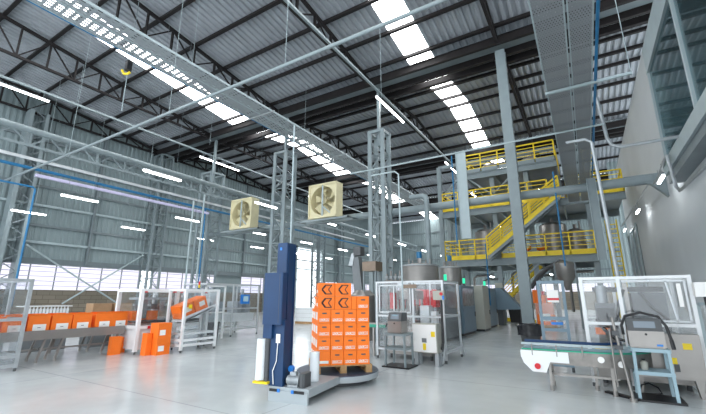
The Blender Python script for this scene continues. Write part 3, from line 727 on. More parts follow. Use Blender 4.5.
for i, (x, z, m, lab) in enumerate(((-7.8, 4.3, 'mid_grey', 'grey pump skid on the lower deck at its left end'), (-3.6, 4.3, 'dark_grey', 'dark pump skid on the lower deck behind the stairs'), (-.9, 8.0, 'dark_grey', 'dark pump skid on the middle deck right of the stair head'), (-4.3, 10.75, 'mid_grey', 'grey pump skid on the top deck'))):
    t = thing('pump_skid', lab, 'machine', (x, 31.8, z))
    MB().box(x-.6, x+.6, 31.4, 32.2, z, z+.12).build('base', 'grey_steel', t, True)
    MB().tube((x-.45, 31.8, z+.45), (x+.2, 31.8, z+.45), .28, 14).build('motor', m, t, True, True)
    MB().path([(x+.4, 31.8, z+.1), (x+.4, 31.8, z+1.5), (x+.25, 31.8, z+1.7), (x-.5, 31.8, z+1.7)], .09, 8).build('pipe', 'stainless', t, True, True)
    MB().box(x+.2, x+.5, 31.6, 32.0, z+.12, z+.8).build('pump', 'bronze', t, True)
# dark piping under and behind the deck
pip = MB()
for i, (x, z) in enumerate(((-8, 3.2), (-7.2, 2.9), (-5, 3.4), (-3, 3.1), (-1, 3.3))):
    pip = MB().path([(x, 32.8, .6), (x, 32.8, z), (x+.25, 32.8, z+.2), (x+1.6, 32.8, z+.2)], .1, 8)
    tag(pip.build('process_pipe', 'mid_grey' if i % 2 else 'stainless', smooth=True), 'bent process pipe under the lower deck, %s from the left' % ['first', 'second', 'third', 'fourth', 'fifth'][i], 'pipe')
# hopper with flexible spout left of the right machine guard
t = thing('discharge_hopper', 'steel hopper with a curved duct below the right end of the lower deck', 'hopper', (-.9, 24.5, 0))
MB().lathe((-.9, 24.5, 2.0), [(.12, 0), (.15, .2), (.5, .8), (.5, 1.5), (.3, 1.6)], 16).build('cone', 'stainless', t, True, True)
MB().path([(-.9, 24.5, 3.55), (-1.1, 24.6, 3.65), (-1.8, 25, 3.3), (-2.4, 25.6, 2.9), (-2.9, 25.8, 2.2)], .13, 10).build('duct', 'dark_grey', t, True, True)
for sx in (-.5, .5):
    for sy in (-.5, .5): MB().bar((-.9+sx, 24.5+sy, 0), (-.9+sx, 24.5+sy, 3.5), .08).build('leg', 'grey_steel', t, True)
# ladder
t = thing('cage_ladder', 'tall yellow ladder at the right end of the lower deck', 'ladder', (1.9, 29.6, 0))
z = .3
for x in (1.55, 2.15): MB().box(x, x+.08, 29.5, 29.6, 0, 6.6).build('side_rail', 'yellow', t, True)
b = MB()
while z < 6.5: b.box(1.6, 2.2, 29.52, 29.58, z-.03, z+.03); z += .3
b.build('rungs', 'yellow', t, True)
t = thing('cage_ladder', 'yellow ladder rising from the right end of the middle deck', 'ladder', (1.3, 30, 8.0))
for x in (.9, 1.6): MB().bar((x, 29, 8.0), (x, 31.5, 12.5), .09).build('side_rail', 'yellow', t, True)
b = MB()
for i in range(12):
    u = (i+.5)/12; b.bar((.9, 29+2.5*u, 8+4.5*u), (1.6, 29+2.5*u, 8+4.5*u), .06)
b.build('rungs', 'yellow', t, True)
# ================================================================== STRETCH WRAPPER
WX, WY, WR = -4.22, 4.95, math.radians(8)
t = thing('stretch_wrapper', 'dark blue stretch wrapper with a tall mast and a round turntable', 'wrapping machine', (WX, WY, 0), WR)
MB().box(-.37, .37, .02, 1.12, .17, .22).box(-.36, .36, .0, .04, .0, .17).box(.33, .37, .02, 1.12, .10, .17).box(-.37, -.33, .02, 1.12, .0, .17).build('base_frame', 'plate_grey', t)
for a, b in ((.12, .3), (-.34, -.2)): MB().box(a, b, -.012, 0, .15, .19).build('fork_slot', 'black', t)
for a in (.07, -.19): MB().box(a, a+.045, -.016, 0, .145, .195).build('corner_marker', 'blue_pale', t)
MB().lathe((-.02, 1.87, 0), [(.80, .09), (.82, .10), (.82, .2)], 48).build('turntable_rim', 'plate_grey', t, False, True)
MB().lathe((-.02, 1.87, 0), [(.62, 0), (.62, .09)], 32).build('turntable_base', 'dark_grey', t, False, True)  # dark grey puts the shadow below the rim into the base colour
MB().lathe((-.02, 1.87, .2), [(.82, 0), (.81, .012), (.0, .012)], 48).build('turntable_plate', 'turntable_blue', t)
MB().cbox(-.38, -.17, .09, .38, .22, 2.55, .015).build('mast', 'blue_paint', t)
for y in (.13, .33): MB().box(-.17, -.158, y, y+.03, .3, 2.5).build('mast_rail', 'blue_paint', t)
MB().box(-.38, -.12, .02, .09, .22, 1.25).build('mast_cover', 'blue_paint', t)
cb = MB().cbox(-.52, -.14, -.06, .089, 1.17, 2.02, .015).build('carriage_cover', 'blue_paint', t)
MB().box(-.20, -.195, -.063, -.06, 1.2, 2.0).build('cover_seam', 'dark_grey', cb)
MB().box(-.50, -.33, -.04, .1, .95, 1.17).build('carriage_neck', 'blue_paint', t)
MB().box(-.32, -.28, .085, .09, 2.42, 2.47).build('maker_mark', 'blue_pale', t)
MB().tube((-.55, .02, .30), (-.55, .02, .94), .085, 18).build('film_roll', 'film_white', t, False, True)
for x, y in ((-.43, .02), (-.46, .12)): MB().tube((x, y, .28), (x, y, 1.0), .042, 12).build('roller', 'dark_grey', t, False, True)
MB().box(-.64, -.36, -.06, .12, .25, .285).build('carriage_foot', 'yellow', t)
MB().box(-.27, -.19, .01, .02, .88, 1.02).build('switch_plate', 'label_white', t)
MB().path([(-.23, .01, .88), (-.24, .005, .6), (-.3, 0, .45), (-.28, 0.005, .25)], .008, 6).build('cable', 'label_white', t, False, True)
m = MB().tube((-.08, .14, .31), (.14, .14, .31), .075, 16)
for i in range(8): m.tube((-.06+i*.024, .14, .31), (-.05+i*.024, .14, .31), .083, 16)
m.box(-.06, .12, .08, .20, .22, .25); mo = m.build('motor', 'galvanised', t, False, True)
MB().box(-.03, .08, .10, .18, .385, .44).build('terminal_box', 'galvanised', mo)
MB().cbox(.15, .25, .06, .32, .22, .43, .03).build('belt_guard', 'dark_grey', t)
MB().tube((-.07, .2, .38), (-.07, .2, .50), .025, 10).tube((-.07, .17, .47), (-.07, .23, .47), .05, 12).build('valve', 'blue_pale', t, False, True)
tag(MB().lathe((-4.19, 5.60, .221), [(.04, 0), (.085, 0), (.085, .47), (.04, .47)], 24).build('film_roll', 'film_white', smooth=True), 'white roll of stretch film standing on the wrapper base beside the motor', 'film roll')
# pallet on turntable
SX, SY, SR = -4.13, 6.44, math.radians(43.4)
t = thing('wooden_pallet', 'brown wooden pallet lying on the round turntable', 'pallet', (SX, SY, .212), SR)
pw, pd = .56, 1.02
for k in range(7): MB().box(-pw, pw, k*.15, k*.15+.12, .126, .146).build('deck_board', 'wood', t)
for x in (-pw, -.06, pw-.12):
    for y in (.0, .45, .9): MB().box(x, x+.12, y, y+.12, .02, .108).build('block', 'wood', t)
    MB().box(x, x+.12, 0, pd, .108, .126).build('stringer_board', 'wood', t); MB().box(x, x+.12, 0, pd, 0, .02).build('bottom_board', 'wood', t)
# cartons: local x across the front, y to the rear
CW, CD, CH = .2575, .36, .2555
def make_carton(kind):
    t = thing('carton', '', 'carton')
    w, d = (CW, CD) if kind != 'long' else (CW*1.29, CD*.9)
    a, e, h_ = w/2-.003, .003, CH-.004
    MB().cbox(-a, a, e, d-.003, 0, h_, .006).build('carton_body', 'orange_print', t)
    if kind == 'label':
        lb = MB().box(-.095, .095, -.0005, e, .035, .085).build('label', 'label_white', t)
        text_part('ROUMR', .054, 'orange_print', lb, (0, -.0018, .060), (PI/2, 0, 0), depth=.0008)
        MB().box(-.04, .045, -.0005, e, .170, .195).build('handle_hole', 'dark_grey', t)
        MB().box(-a-.003, -a, .06, .30, .06, .20).build('side_label', 'label_white', t)
    elif kind == 'plain':
        MB().box(-.095, .095, -.0005, e, .035, .085).build('label', 'label_white', t)
        MB().box(-a-.003, -a, .06, .30, .06, .20).build('side_label', 'label_white', t)
    elif kind == 'long':
        m_ = MB()
        s = .085
        def line(p, q, w_): m_.bar((p[0], -.001, p[1]+.125), (q[0], -.001, q[1]+.125), .008, w_)
        out = [(.10, .085), (-.02, .085), (-.09, .0), (-.02, -.085), (.10, -.085), (.035, 0), (.10, .085)]
        for p, q in zip(out, out[1:]): line(p, q, .016)
        line((-.02, .085), (-.09, 0), .03); line((-.02, -.085), (-.09, 0), .03)
        m_.build('chevron_mark', 'black', t)
        MB().box(-a-.003, -a, .08, .24, .06, .12).build('side_label', 'label_white', t)
    return t
protos = {k_: make_carton(k_) for k_ in ('label', 'plain', 'long')}
used = set()
cs, sn = math.cos(SR), math.sin(SR)
def put_carton(kind, lx, ly, lz, lab, extra=0):
    x, y = SX+lx*cs-ly*sn, SY+lx*sn+ly*cs
    z = .36+lz
    p = protos[kind]
    if kind not in used:
        used.add(kind); p.location = (x, y, z); p.rotation_euler = (0, 0, SR+extra); p['label'] = lab; p['group'] = 'orange cartons stacked on the turntable'
    else: dup(p, (x, y, z), SR+extra, lab, 'orange cartons stacked on the turntable')
rown = ['bottom row', 'second row up', 'third row up', 'fourth row up']
coln = ['leftmost', 'second from left', 'second from right', 'rightmost']
for r in range(4):
    for c in range(4):
        kind = 'plain' if (r, c) in ((0, 0),) else 'label'
        put_carton(kind, (c-1.5)*CW, .0, r*CH, 'orange carton in the %s of the stack front, %s' % (rown[r], coln[c]))
for r in range(4):
    for k in (1, 2):
        put_carton('plain', -1.5*CW, k*CD if k < 2 else k*CD-.02, r*CH, 'orange carton on the left flank of the stack, %s, %s behind the front' % (rown[r], ['', 'first', 'second'][k]))
        put_carton('label', 1.5*CW, k*CD if k < 2 else k*CD-.02, r*CH, 'orange carton on the right flank of the stack, %s, %s behind the front' % (rown[r], ['', 'first', 'second'][k]))
LW = CW*1.29
put_carton('long', -2*CW+LW/2, 0, 4*CH, 'orange carton with black chevron in the fifth row, left')
put_carton('long', -2*CW+LW*1.5, 0, 4*CH, 'orange carton with black chevron in the fifth row, right')
put_carton('label', 1.5*CW, 0, 4*CH, 'orange carton at the right end of the fifth row')
tag(MB().cbox(-.05, .05, .0, .34, 0, CH-.004, .005).build('carton', 'orange_print'), 'narrow plain orange carton beside the chevrons in the fifth row', 'carton', 'orange cartons stacked on the turntable')
o = bpy.context.scene.objects[[x.name for x in COL.objects][-1]]
lx, ly = -2*CW+LW*2+.054, .17
o.location = (SX+lx*cs-ly*sn, SY+lx*sn+ly*cs, .36+4*CH); o.rotation_euler = (0, 0, SR)
put_carton('long', -2*CW+LW/2, 0, 5*CH, 'orange carton with black chevron on the top row, left')
put_carton('long', -2*CW+LW*1.5, 0, 5*CH, 'orange carton with black chevron on the top row, right')
put_carton('plain', -1.5*CW, CD, 4*CH, 'orange carton behind the fifth row chevrons at the left flank')

# ================================================================== LEFT LINE
CXN = -12.05
def leg_pair(par, x, y, z, lean=.0):
    b = MB()
    b.bar((x, y, z), (x+.0, y-lean, .06), .05); b.tube((x, y-lean, 0), (x, y-lean, .07), .035, 8)
    b.build('leg', 'stainless', par, True)
t = thing('roller_conveyor', 'long stainless conveyor carrying open orange cases on the left', 'conveyor', (-12.4, 4.0, 0))
MB().box(-12.09, CXN, 1.0, 6.55, .56, .79).build('side_plate', 'stainless', t, True)
MB().box(-12.75, -12.71, 1.0, 6.55, .56, .79).build('side_plate', 'stainless', t, True)
MB().box(-12.71, -12.09, 1.0, 6.55, .70, .73).build('belt', 'mid_grey', t, True)
for y in (2.4, 4.6, 5.0, 6.4):
    for x in (-12.12, -12.68): leg_pair(t, x, y, .56, .12)
b = MB()
for y in (4.6, 6.4): b.bar((-12.1, y, .3), (-12.7, y, .3), .04)
b.bar((-12.4, 2.4, .3), (-12.4, 6.4, .3), .04); b.build('stretcher', 'stainless', t, True)
t = thing('roller_conveyor', 'lower empty conveyor running behind the case conveyor', 'conveyor', (-13.6, 4.5, 0))
MB().box(-13.35, -13.32, 1, 7.0, .45, .58).build('side_plate', 'stainless', t, True)
MB().box(-13.85, -13.82, 1, 7.0, .45, .58).build('side_plate', 'stainless', t, True)
MB().box(-13.82, -13.35, 1, 7.0, .52, .55).build('belt', 'dark_grey', t, True)
for y in (3.4, 5.5, 6.3):
    for x in (-13.35, -13.82): leg_pair(t, x, y, .45, .1)
# open cases
def make_case():
    t = thing('open_case', '', 'case')
    L, W, H_ = .46, .40, .42; th = .012
    b = MB().box(-W/2, W/2, -L/2, L/2, 0, th)
    b.box(-W/2, -W/2+th, -L/2, L/2, th, H_).box(W/2-th, W/2, -L/2, L/2, th, H_).box(-W/2+th, W/2-th, -L/2, -L/2+th, th, H_).box(-W/2+th, W/2-th, L/2-th, L/2, th, H_)
    b.build('case_body', 'orange_card', t)
    MB().box(W/2, W/2+.002, -.12, .16, .03, .21).build('label', 'label_white', t)
    lb = MB().box(W/2+.002, W/2+.003, -.02, .05, .12, .135); lb.build('barcode', 'dark_grey', t)
    for sg in (1, -1):
        MB().bar((sg*(W/2-.004), 0, H_), (sg*(W/2-.004)+.02, 0, H_+.05), L-.04, .006).build('flap', 'orange_card', t)
    return t
case = make_case(); first = True
names = ['at the left end, cut by the guard frame', 'second along from the left guard', 'third along from the left guard', 'fourth along from the left guard', 'third from the packing machine', 'second from the packing machine', 'next to the packing machine']
for i, y in enumerate((3.40, 3.92, 4.42, 4.92, 5.42, 5.98, 6.44)):
    l = 'open orange case on the conveyor, ' + names[i]
    if first: case.location = (-12.36, y, .731); case['label'] = l; case['group'] = 'open cases on the left conveyor'; first = False
    else: dup(case, (-12.36, y, .731), random.uniform(-.03, .03), l)
# bottles tray and cardboard behind
t = thing('bottle_tray', 'white tray packed with bottles behind the conveyor', 'tray', (-15, 5.6, 0))
MB().box(-15.3, -14.7, 4.9, 6.15, .0, 1.08).build('stand', 'mid_grey', t, True)
MB().box(-15.32, -14.68, 4.88, 6.17, 1.08, 1.12).build('tray_floor', 'white_paint', t, True)
MB().box(-15.32, -14.68, 4.88, 6.17, 1.33, 1.36).build('lid_sheet', 'white_paint', t, True)
for k in range(13): 
    bm_ = MB().lathe((-14.76, 4.97+k*.092, 1.12), [(.038, 0), (.04, .13), (.018, .17), (.018, .21)], 10)
    tag(bm_.build('bottle', 'film_white', smooth=True), 'white bottle in the front row of the tray behind the conveyor, %s from the left' % ['first', 'second', 'third', 'fourth', 'fifth', 'sixth', 'seventh', 'eighth', 'ninth', 'tenth', 'eleventh', 'twelfth', 'thirteenth'][k], 'bottle', 'white bottles in the tray')
for y, x, z1, lab in ((6.95, -14.6, 1.42, 'brown cardboard box behind the conveyor, left of two'), (7.65, -14.6, 1.42, 'brown cardboard box behind the conveyor, right of two')):
    t = thing('cardboard_box', lab, 'box', (x, y, 0))
    MB().box(x-.25, x+.25, y-.30, y+.30, .85, z1).build('box_body', 'cardboard', t, True)
    MB().box(x-.03, x+.03, y-.301, y+.301, z1, z1+.002).build('tape', 'beige_grey', t, True)
    MB().box(x-.28, x+.28, y-.33, y+.33, 0, .85).build('plinth', 'mid_grey', t, True)
# left guard
def guard_box(name, label, x0, x1, y0, y1, z1, m, mids=(1.1,), zb=.12, sides='FRLB', w=.045, xs=None, ys=None, feet=True, cat='machine guard'):
    """framed clear guard: post, rail and pane are parts"""
    t = thing(name, label, cat, ((x0+x1)/2, (y0+y1)/2, 0))
    xs = xs or [x0, x1]; ys = ys or [y0, y1]
    pp = set()
    if 'F' in sides: pp |= {(x, y0) for x in xs}
    if 'B' in sides: pp |= {(x, y1) for x in xs}
    if 'L' in sides: pp |= {(x0, y) for y in ys}
    if 'R' in sides: pp |= {(x1, y) for y in ys}
    for x, y in sorted(pp):
        MB().box(x-w/2, x+w/2, y-w/2, y+w/2, .07, z1).build('post', m, t, True)
        if feet: MB().tube((x, y, 0), (x, y, .07), .03, 8).build('foot', 'dark_grey', t, True)
    rr = {}; pn = MB()
    def side(a, b):
        for z in (zb, *mids, z1-w/2): rr.setdefault(z, MB()).bar((a[0], a[1], z), (b[0], b[1], z), w*.9)
        if a[1] == b[1]: pn.box(a[0]+w/2, b[0]-w/2, a[1]-.003, a[1]+.003, zb, z1-w)
        else: pn.box(a[0]-.003, a[0]+.003, a[1]+w/2, b[1]-w/2, zb, z1-w)
    if 'F' in sides: side((x0, y0), (x1, y0))
    if 'B' in sides: side((x0, y1), (x1, y1))
    if 'L' in sides: side((x0, y0), (x0, y1))
    if 'R' in sides: side((x1, y0), (x1, y1))
    for z in rr: rr[z].build('rail', m, t, True)
    pn.build('pane', 'clear_panel', t, True)
    return t
guard_box('machine_guard', 'grey framed clear guard panel at the far left edge', -13.3, -11.22, 2.9, 3.78, 2.04, 'galvanised', (1.12, .32), .12, 'FRBL', .07, xs=[-13.3, -12.3, -11.22])
# packing machine
g = guard_box('packing_machine', 'white framed case packing machine with clear guards on the left', -12.75, -11.5, 6.62, 9.0, 1.88, 'white_paint', (), .75, 'FRBL', .10, ys=[6.62, 7.8, 9.0])
MB().box(-12.7, -11.53, 6.66, 7.75, .12, .72).build('lower_cabinet', 'white_paint', g, True)
MB().box(-12.65, -11.6, 6.7, 8.9, .78, .84).build('machine_bed', 'stainless', g, True)
b = MB()
for y in (7.0, 7.5, 8.0, 8.5): b.box(-12.3, -12.2, y, y+.08, .84, 1.7).box(-12.6, -11.7, y, y+.06, 1.35, 1.42)
b.box(-12.5, -11.8, 6.8, 8.6, 1.55, 1.62).build('gantry', 'galvanised', g, True)
for y in (6.95, 7.45, 8.1): MB().box(-12.4, -12.0, y, y+.3, 1.25, 1.42).build('gripper_head', 'dark_grey', g, True)
for y in (6.75, 7.3, 7.7, 8.6): MB().box(-11.62, -11.56, y, y+.12, 1.0+.2*(y > 7), 1.55).build('actuator', 'mid_grey', g, True)
for y in (6.72, 7.68, 7.92, 8.88): MB().box(-11.53, -11.44, y-.04, y+.04, 1.76, 1.8).build('corner_bracket', 'red', g, True)
MB().box(-12.6, -11.6, 6.72, 8.9, .86, .92).build('side_belt', 'black', g, True)
MB().box(-11.5, -11.44, 6.9, 6.98, .7, .78).box(-11.44, -11.40, 7.6, 7.7, 1.78, 1.86).build('emergency_button', 'red', g, True)
b = MB().tube((-11.9, 8.9, 1.88), (-11.9, 8.9, 1.96), .03, 8).build('tower_light', 'dark_grey', g, True)
MB().tube((-11.9, 8.9, 1.96), (-11.9, 8.9, 2.06), .035, 8).build('yellow_lens', 'yellow', b, True)
MB().tube((-11.9, 8.9, 2.06), (-11.9, 8.9, 2.18), .035, 8).build('red_lens', 'red', b, True)
for y, lab in ((6.9, 'orange case inside the packing machine, near the infeed'), (7.4, 'orange case inside the packing machine, further in')):
    tag(MB().box(-12.5, -12.1, y-.17, y+.17, .841, 1.2).build('case', 'orange_card'), lab, 'case')
# exit cage with chute
g = guard_box('exit_cage', 'white framed clear cage over the outfeed chute', -11.42, -10.62, 7.5, 8.72, 1.88, 'white_paint', (.35,), .2, 'FRB', .075, cat='machine guard')
MB().box(-11.42, -10.66, 7.52, 8.70, .5, .56).build('cross_shelf', 'white_paint', g, True)
MB().box(-10.6, -10.57, 7.62, 7.72, 1.28, 1.4).build('safety_switch', 'yellow', g, True)
t = thing('outfeed_chute', 'sloping white chute carrying an orange case in the outfeed cage', 'chute', (-11, 8.1, 0))
MB().prism_dir([(-11.3, 7.56, .88), (-11.3, 8.62, 1.28), (-11.3, 8.62, 1.33), (-11.3, 7.56, .93)], (.6, 0, 0)).build('slide', 'white_paint', t, True)
MB().prism_dir([(-10.72, 7.56, .88), (-10.72, 8.75, 1.30), (-10.72, 8.75, 1.42), (-10.72, 7.56, 1.02)], (.02, 0, 0)).build('side_guide', 'white_paint', t, True)
MB().bar((-11.0, 7.8, 0), (-11.0, 7.8, .95), .06).bar((-11.0, 8.5, 0), (-11.0, 8.5, 1.22), .06).build('leg', 'galvanised', t, True)
def tilted_case(y, z, ang, lab, L=.46):
    t = thing('case', lab, 'case', (-11.0, y, z)); t.rotation_euler = (ang, 0, 0)
    MB().box(-.24, .24, -L/2, L/2, 0, .40).build('case_body', 'orange_card', t)
    MB().box(.24, .242, -.06, .15, .14, .29).build('label', 'label_white', t)
    return t
tilted_case(8.25, 1.215, .37, 'orange case with a white label sliding on the outfeed chute, front one')
tilted_case(7.78, 1.04, .37, 'orange case on the outfeed chute, rear one partly behind the white post')
# floor cartons
def floor_case(x, y, w, d, h_, z, rot, lab, label=True, zl=.1):
    t = thing('case', lab, 'case', (x, y, z), rot)
    MB().cbox(-w/2, w/2, -d/2, d/2, 0, h_, .006).build('case_body', 'orange_card', t)
    if label: MB().box(w/2, w/2+.002, -d*.38, d*.05, zl, zl+.15).build('label', 'label_white', t)
    return t
R0 = .35
floor_case(-10.95, 7.02, .40, .42, .44, 0, R0*.0, 'orange case on the floor before the cage, lower of the stacked two')
floor_case(-10.95, 7.02, .40, .42, .44, .441, 0, 'orange case stacked on another before the cage')
floor_case(-11.1, 6.71, .24, .17, .34, 0, 0, 'smaller orange case on the floor left of the stacked pair, lower one', False)
floor_case(-11.1, 6.71, .24, .16, .26, .341, 0, 'smaller orange case on top, left of the stacked pair', False)
floor_case(-12.0, 6.30, .18, .28, .50, 0, 0, 'orange case standing on edge under the end of the conveyor', False)
floor_case(-12.3, 6.62, .18, .2, .45, 0, .1, 'orange case leaning by the conveyor leg beside the white cabinet', False)
# bin
def bin_(x, y, r, h_, lab, m='dark_grey', name='waste_bin', bag=False):
    t = thing(name, lab, 'bin', (x, y, 0))
    MB().lathe((x, y, 0), [(r*.8, 0), (r, h_), (r*.93, h_), (r*.75, .05), (0.001, .05)], 20).build('bin_body', m, t, True, True)
    MB().lathe((x, y, h_-.04), [(r*.98, 0), (r*1.06, .01), (r*1.06, .05), (r*.93, .05)], 20).build('rim', m, t, True, True)
    return t
bin_(-11.85, 9.55, .27, .74, 'dark grey round bin right of the outfeed cage')
# second machine
g = guard_box('carton_machine', 'grey framed guarded machine with a blue touch screen behind the bin', -14.6, -13.15, 10.2, 13.1, 2.2, 'aluminium', (1.15,), .3, 'FRBL', .06, ys=[10.2, 11.6, 13.1])
MB().box(-14.5, -13.3, 10.3, 13.0, .6, .95).build('machine_bed', 'white_paint', g, True)
b = MB()
for y in (10.5, 11.2, 12.2, 12.7): b.box(-14.2, -13.5, y, y+.25, .95, 1.45).box(-13.9, -13.8, y, y+.1, 1.45, 2.0)
b.build('filling_heads', 'galvanised', g, True)
MB().tube((-13.8, 10.9, 1.55), (-13.6, 10.9, 1.55), .35, 20).build('reel', 'white_paint', g, True, True)
h_ = MB().box(-13.14, -13.04, 12.0, 12.45, 1.35, 1.75).build('touch_screen', 'blue_pale', g, True)
MB().box(-13.04, -13.035, 12.08, 12.37, 1.45, 1.68).build('display', 'screen_glow', h_, True)
t = thing('guard_panel', 'white framed clear panel between the bin and the touch screen machine', 'machine guard', (-12.9, 10.4, 0))
MB().box(-13.0, -12.94, 10.0, 10.06, 0, 2.1).box(-13.0, -12.94, 10.95, 11.01, 0, 2.1).box(-13, -12.94, 10, 11, 2.04, 2.1).box(-13, -12.94, 10, 11, 1.0, 1.06).build('frame', 'white_paint', t, True)
MB().box(-12.975, -12.965, 10.06, 10.95, .2, 2.04).build('pane', 'clear_panel', t, True)
t = thing('control_post', 'black control post at the right end of the touch screen machine', 'control post', (-12.7, 13.6, 0))
MB().box(-12.75, -12.65, 13.5, 13.6, 0, 2.0).build('post', 'dark_grey', t, True)
MB().box(-12.8, -12.6, 13.42, 13.68, 1.9, 2.25).build('head', 'black', t, True)
t = thing('fire_extinguisher', 'red cylinder behind the wrapper carriage', 'extinguisher', (-13.0, 14.6, .7))
MB().lathe((-13.0, 14.6, .7), [(.16, 0), (.16, .6), (.06, .72)], 16).build('cylinder', 'red', t, True, True)
MB().tube((-13, 14.6, 1.4), (-13, 14.6, 1.5), .05).build('valve', 'black', t, True)
MB().box(-13.2, -12.8, 14.4, 14.8, 0, .7).build('plinth', 'dark_grey', t, True)
# goods behind the wrapper
for x, y, s, z, m, lab in ((-11.2, 16.5, 1.2, 0, 'cardboard', 'stack of brown cardboard behind the wrapper, left of the orange stack'), (-10.2, 17.6, .9, 0, 'white_paint', 'white carton stack behind the wrapper mast'), (-15.6, 20.2, 1.6, 0, 'white_paint', 'white carton stack in front of the bright door')):
    t = thing('pallet_load', lab, 'pallet load', (x, y, 0))
    MB().box(x-s/2, x+s/2, y-.5, y+.5, 0, .14).build('pallet', 'wood', t, True)
    MB().box(x-s/2, x+s/2, y-.5, y+.5, .14, 1.35 if m == 'cardboard' else 1.0).build('load', m, t, True)
    b = MB()
    for k in range(1, 4): b.box(x-s/2-.002, x+s/2+.002, y-.502, y+.502, .14+k*.25, .15+k*.25)
    b.build('seams', 'beige_grey', t, True)
t = thing('lorry', 'pale grey parked lorry outside the bright loading door', 'lorry', (-40, 44, 0))
MB().box(-42, -38.5, 41, 46, 4.6, 6.4).build('cargo_box', 'ice_blue', t, True)
MB().box(-42, -38.5, 41, 46, .9, 4.6).build('cargo_side', 'white_paint', t, True)
w_ = MB()
for y in (42, 45): w_.tube((-38.7, y, .5), (-38.3, y, .5), .5, 16)
w_.build('wheel', 'black', t, True)

# ================================================================== MIDDLE GROUP
g = guard_box('machine_guard', 'aluminium framed clear guard around the filling machine in the middle', -5.15, -3.22, 9.78, 11.15, 2.06, 'aluminium', (1.12,), .25, 'FRBL', .055, xs=[-5.15, -4.05, -3.22])
fr = MB()
for z in (1.22, 1.94): fr.bar((-5.05, 9.75, z), (-4.12, 9.75, z), .035)
for x in (-5.05, -4.12, -4.6): fr.bar((x, 9.75, 1.22), (x, 9.75, 1.94), .035)
fr.build('door_frame', 'aluminium', g, True)
MB().box(-4.3, -3.92, 9.72, 9.745, 1.86, 1.96).build('sign_plate', 'bronze', g, True)
b = MB()
for x in (-4.05, -3.22):
    b.add([(x-.03, 9.6, .02), (x+.03, 9.6, .02), (x+.03, 9.78, .35), (x-.03, 9.78, .35)], [(0, 1, 2, 3)])
MB().bar((-3.22, 9.5, .03), (-3.22, 9.78, .4), .05).build('stay', 'aluminium', g, True); MB().bar((-3.22, 11.4, .03), (-3.22, 11.15, .4), .05).build('stay', 'aluminium', g, True)
t = thing('filling_machine', 'stainless rotary filling machine with red parts inside the middle guard', 'machine', (-4.3, 10.5, 0))
MB().cbox(-4.95, -3.6, 9.95, 11.05, .12, .85, .05).build('base', 'stainless', t, True)
MB().lathe((-4.45, 10.5, .85), [(.45, 0), (.45, .12), (.12, .14), (.12, .7), (.4, .72), (.4, .95), (.1, 1.0)], 24).build('carousel', 'stainless', t, True, True)
b = MB()
for i in range(10):
    a = 2*PI*i/10; b.tube((-4.45+.36*math.cos(a), 10.5+.36*math.sin(a), 1.1), (-4.45+.36*math.cos(a), 10.5+.36*math.sin(a), 1.58), .035, 8)
b.build('filling_valve', 'stainless', t, True, True)
MB().box(-4.9, -4.75, 10.1, 10.9, 1.3, 1.75).build('red_cover', 'red', t, True); MB().box(-3.75, -3.6, 10.3, 10.8, 1.35, 1.8).build('red_cover', 'red', t, True)
MB().box(-3.95, -3.7, 10.0, 10.3, .85, 1.4).build('white_box', 'white_paint', t, True); MB().box(-3.65, -3.5, 10.0, 10.2, .85, 1.25).build('white_box', 'white_paint', t, True)
MB().tube((-4.2, 10.0, .85), (-4.2, 10.0, 2.0), .07, 12).build('column', 'stainless', t, True, True)
b = MB()
for x in (-4.85, -3.7):
    for y in (10.05, 10.95): b.tube((x, y, 0), (x, y, .12), .04)
b.build('feet', 'dark_grey', t, True)
# printers on stands
def printer_stand(x0, x1, y0, y1, z1, m, lab, shelf):
    t = thing('printer_stand', lab, 'stand', ((x0+x1)/2, (y0+y1)/2, 0))
    for x in (x0, x1):
        for y in (y0, y1):
            MB().bar((x, y, .03), (x+(.015 if x == x0 else -.015), y, z1), .045).build('leg', m, t, True)
    for z in (z1-.03, shelf): b = MB(); b.bar((x0, y0, z), (x1, y0, z), .05).bar((x0, y1, z), (x1, y1, z), .05).bar((x0, y0, z), (x0, y1, z), .05).bar((x1, y0, z), (x1, y1, z), .05); b.build('frame', m, t, True)
    MB().box(x0-.02, x1+.02, y0-.02, y1+.02, z1-.012, z1).build('top_plate', m, t, True)
    MB().box(x0, x1, y0, y1, shelf+.02, shelf+.03).build('shelf', m, t, True)
    MB().box(x0-.08, x1+.10, y0-.06, y1+.06, 0, .03).build('floor_plate', 'black', t, True)
    return t
def printer(x0, x1, y0, y1, z0, lab, h_=.47):
    t = thing('inkjet_printer', lab, 'printer', ((x0+x1)/2, (y0+y1)/2, z0))
    zs = z0+h_*.58
    MB().box(x0+.01, x1-.01, y0+.02, y1, z0, z0+.02).box(x0, x1, y0, y1, z0+.02, zs).build('body', 'stainless', t, True)
    MB().prism_dir([(x0+.005, y0+.005, zs), (x0+.005, y1, zs), (x0+.005, y1, z0+h_), (x0+.005, y0+.07, z0+h_)], (x1-x0-.01, 0, 0)).build('head_cover', 'dark_grey', t, True)
    xm = (x0+x1)/2; w_ = (x1-x0)*.30
    MB().add([(xm-w_, y0+.018, zs+.05), (xm+w_, y0+.018, zs+.05), (xm+w_, y0+.052, z0+h_-.04), (xm-w_, y0+.052, z0+h_-.04)], [(0, 1, 2, 3)]).build('display', 'screen', t, True)
    MB().tube((xm, y0-.008, zs-.05), (xm, y0, zs-.05), .018, 12).build('button', 'black', t, True)
    return t
printer_stand(-4.33, -3.82, 8.62, 9.08, .77, 'light_steel', 'grey steel stand under the small printer in the middle', .42)
p = printer(-4.28, -3.92, 8.66, 9.04, .772, 'small stainless ink printer on the middle stand', .48)
MB().box(-4.16, -4.04, 8.70, 8.705, 1.12, 1.2).build('lit_screen', 'screen_glow', p, True)
t = thing('control_cabinet', 'pale grey control cabinet on legs with yellow warning stickers', 'cabinet', (-3.55, 9.4, 0))
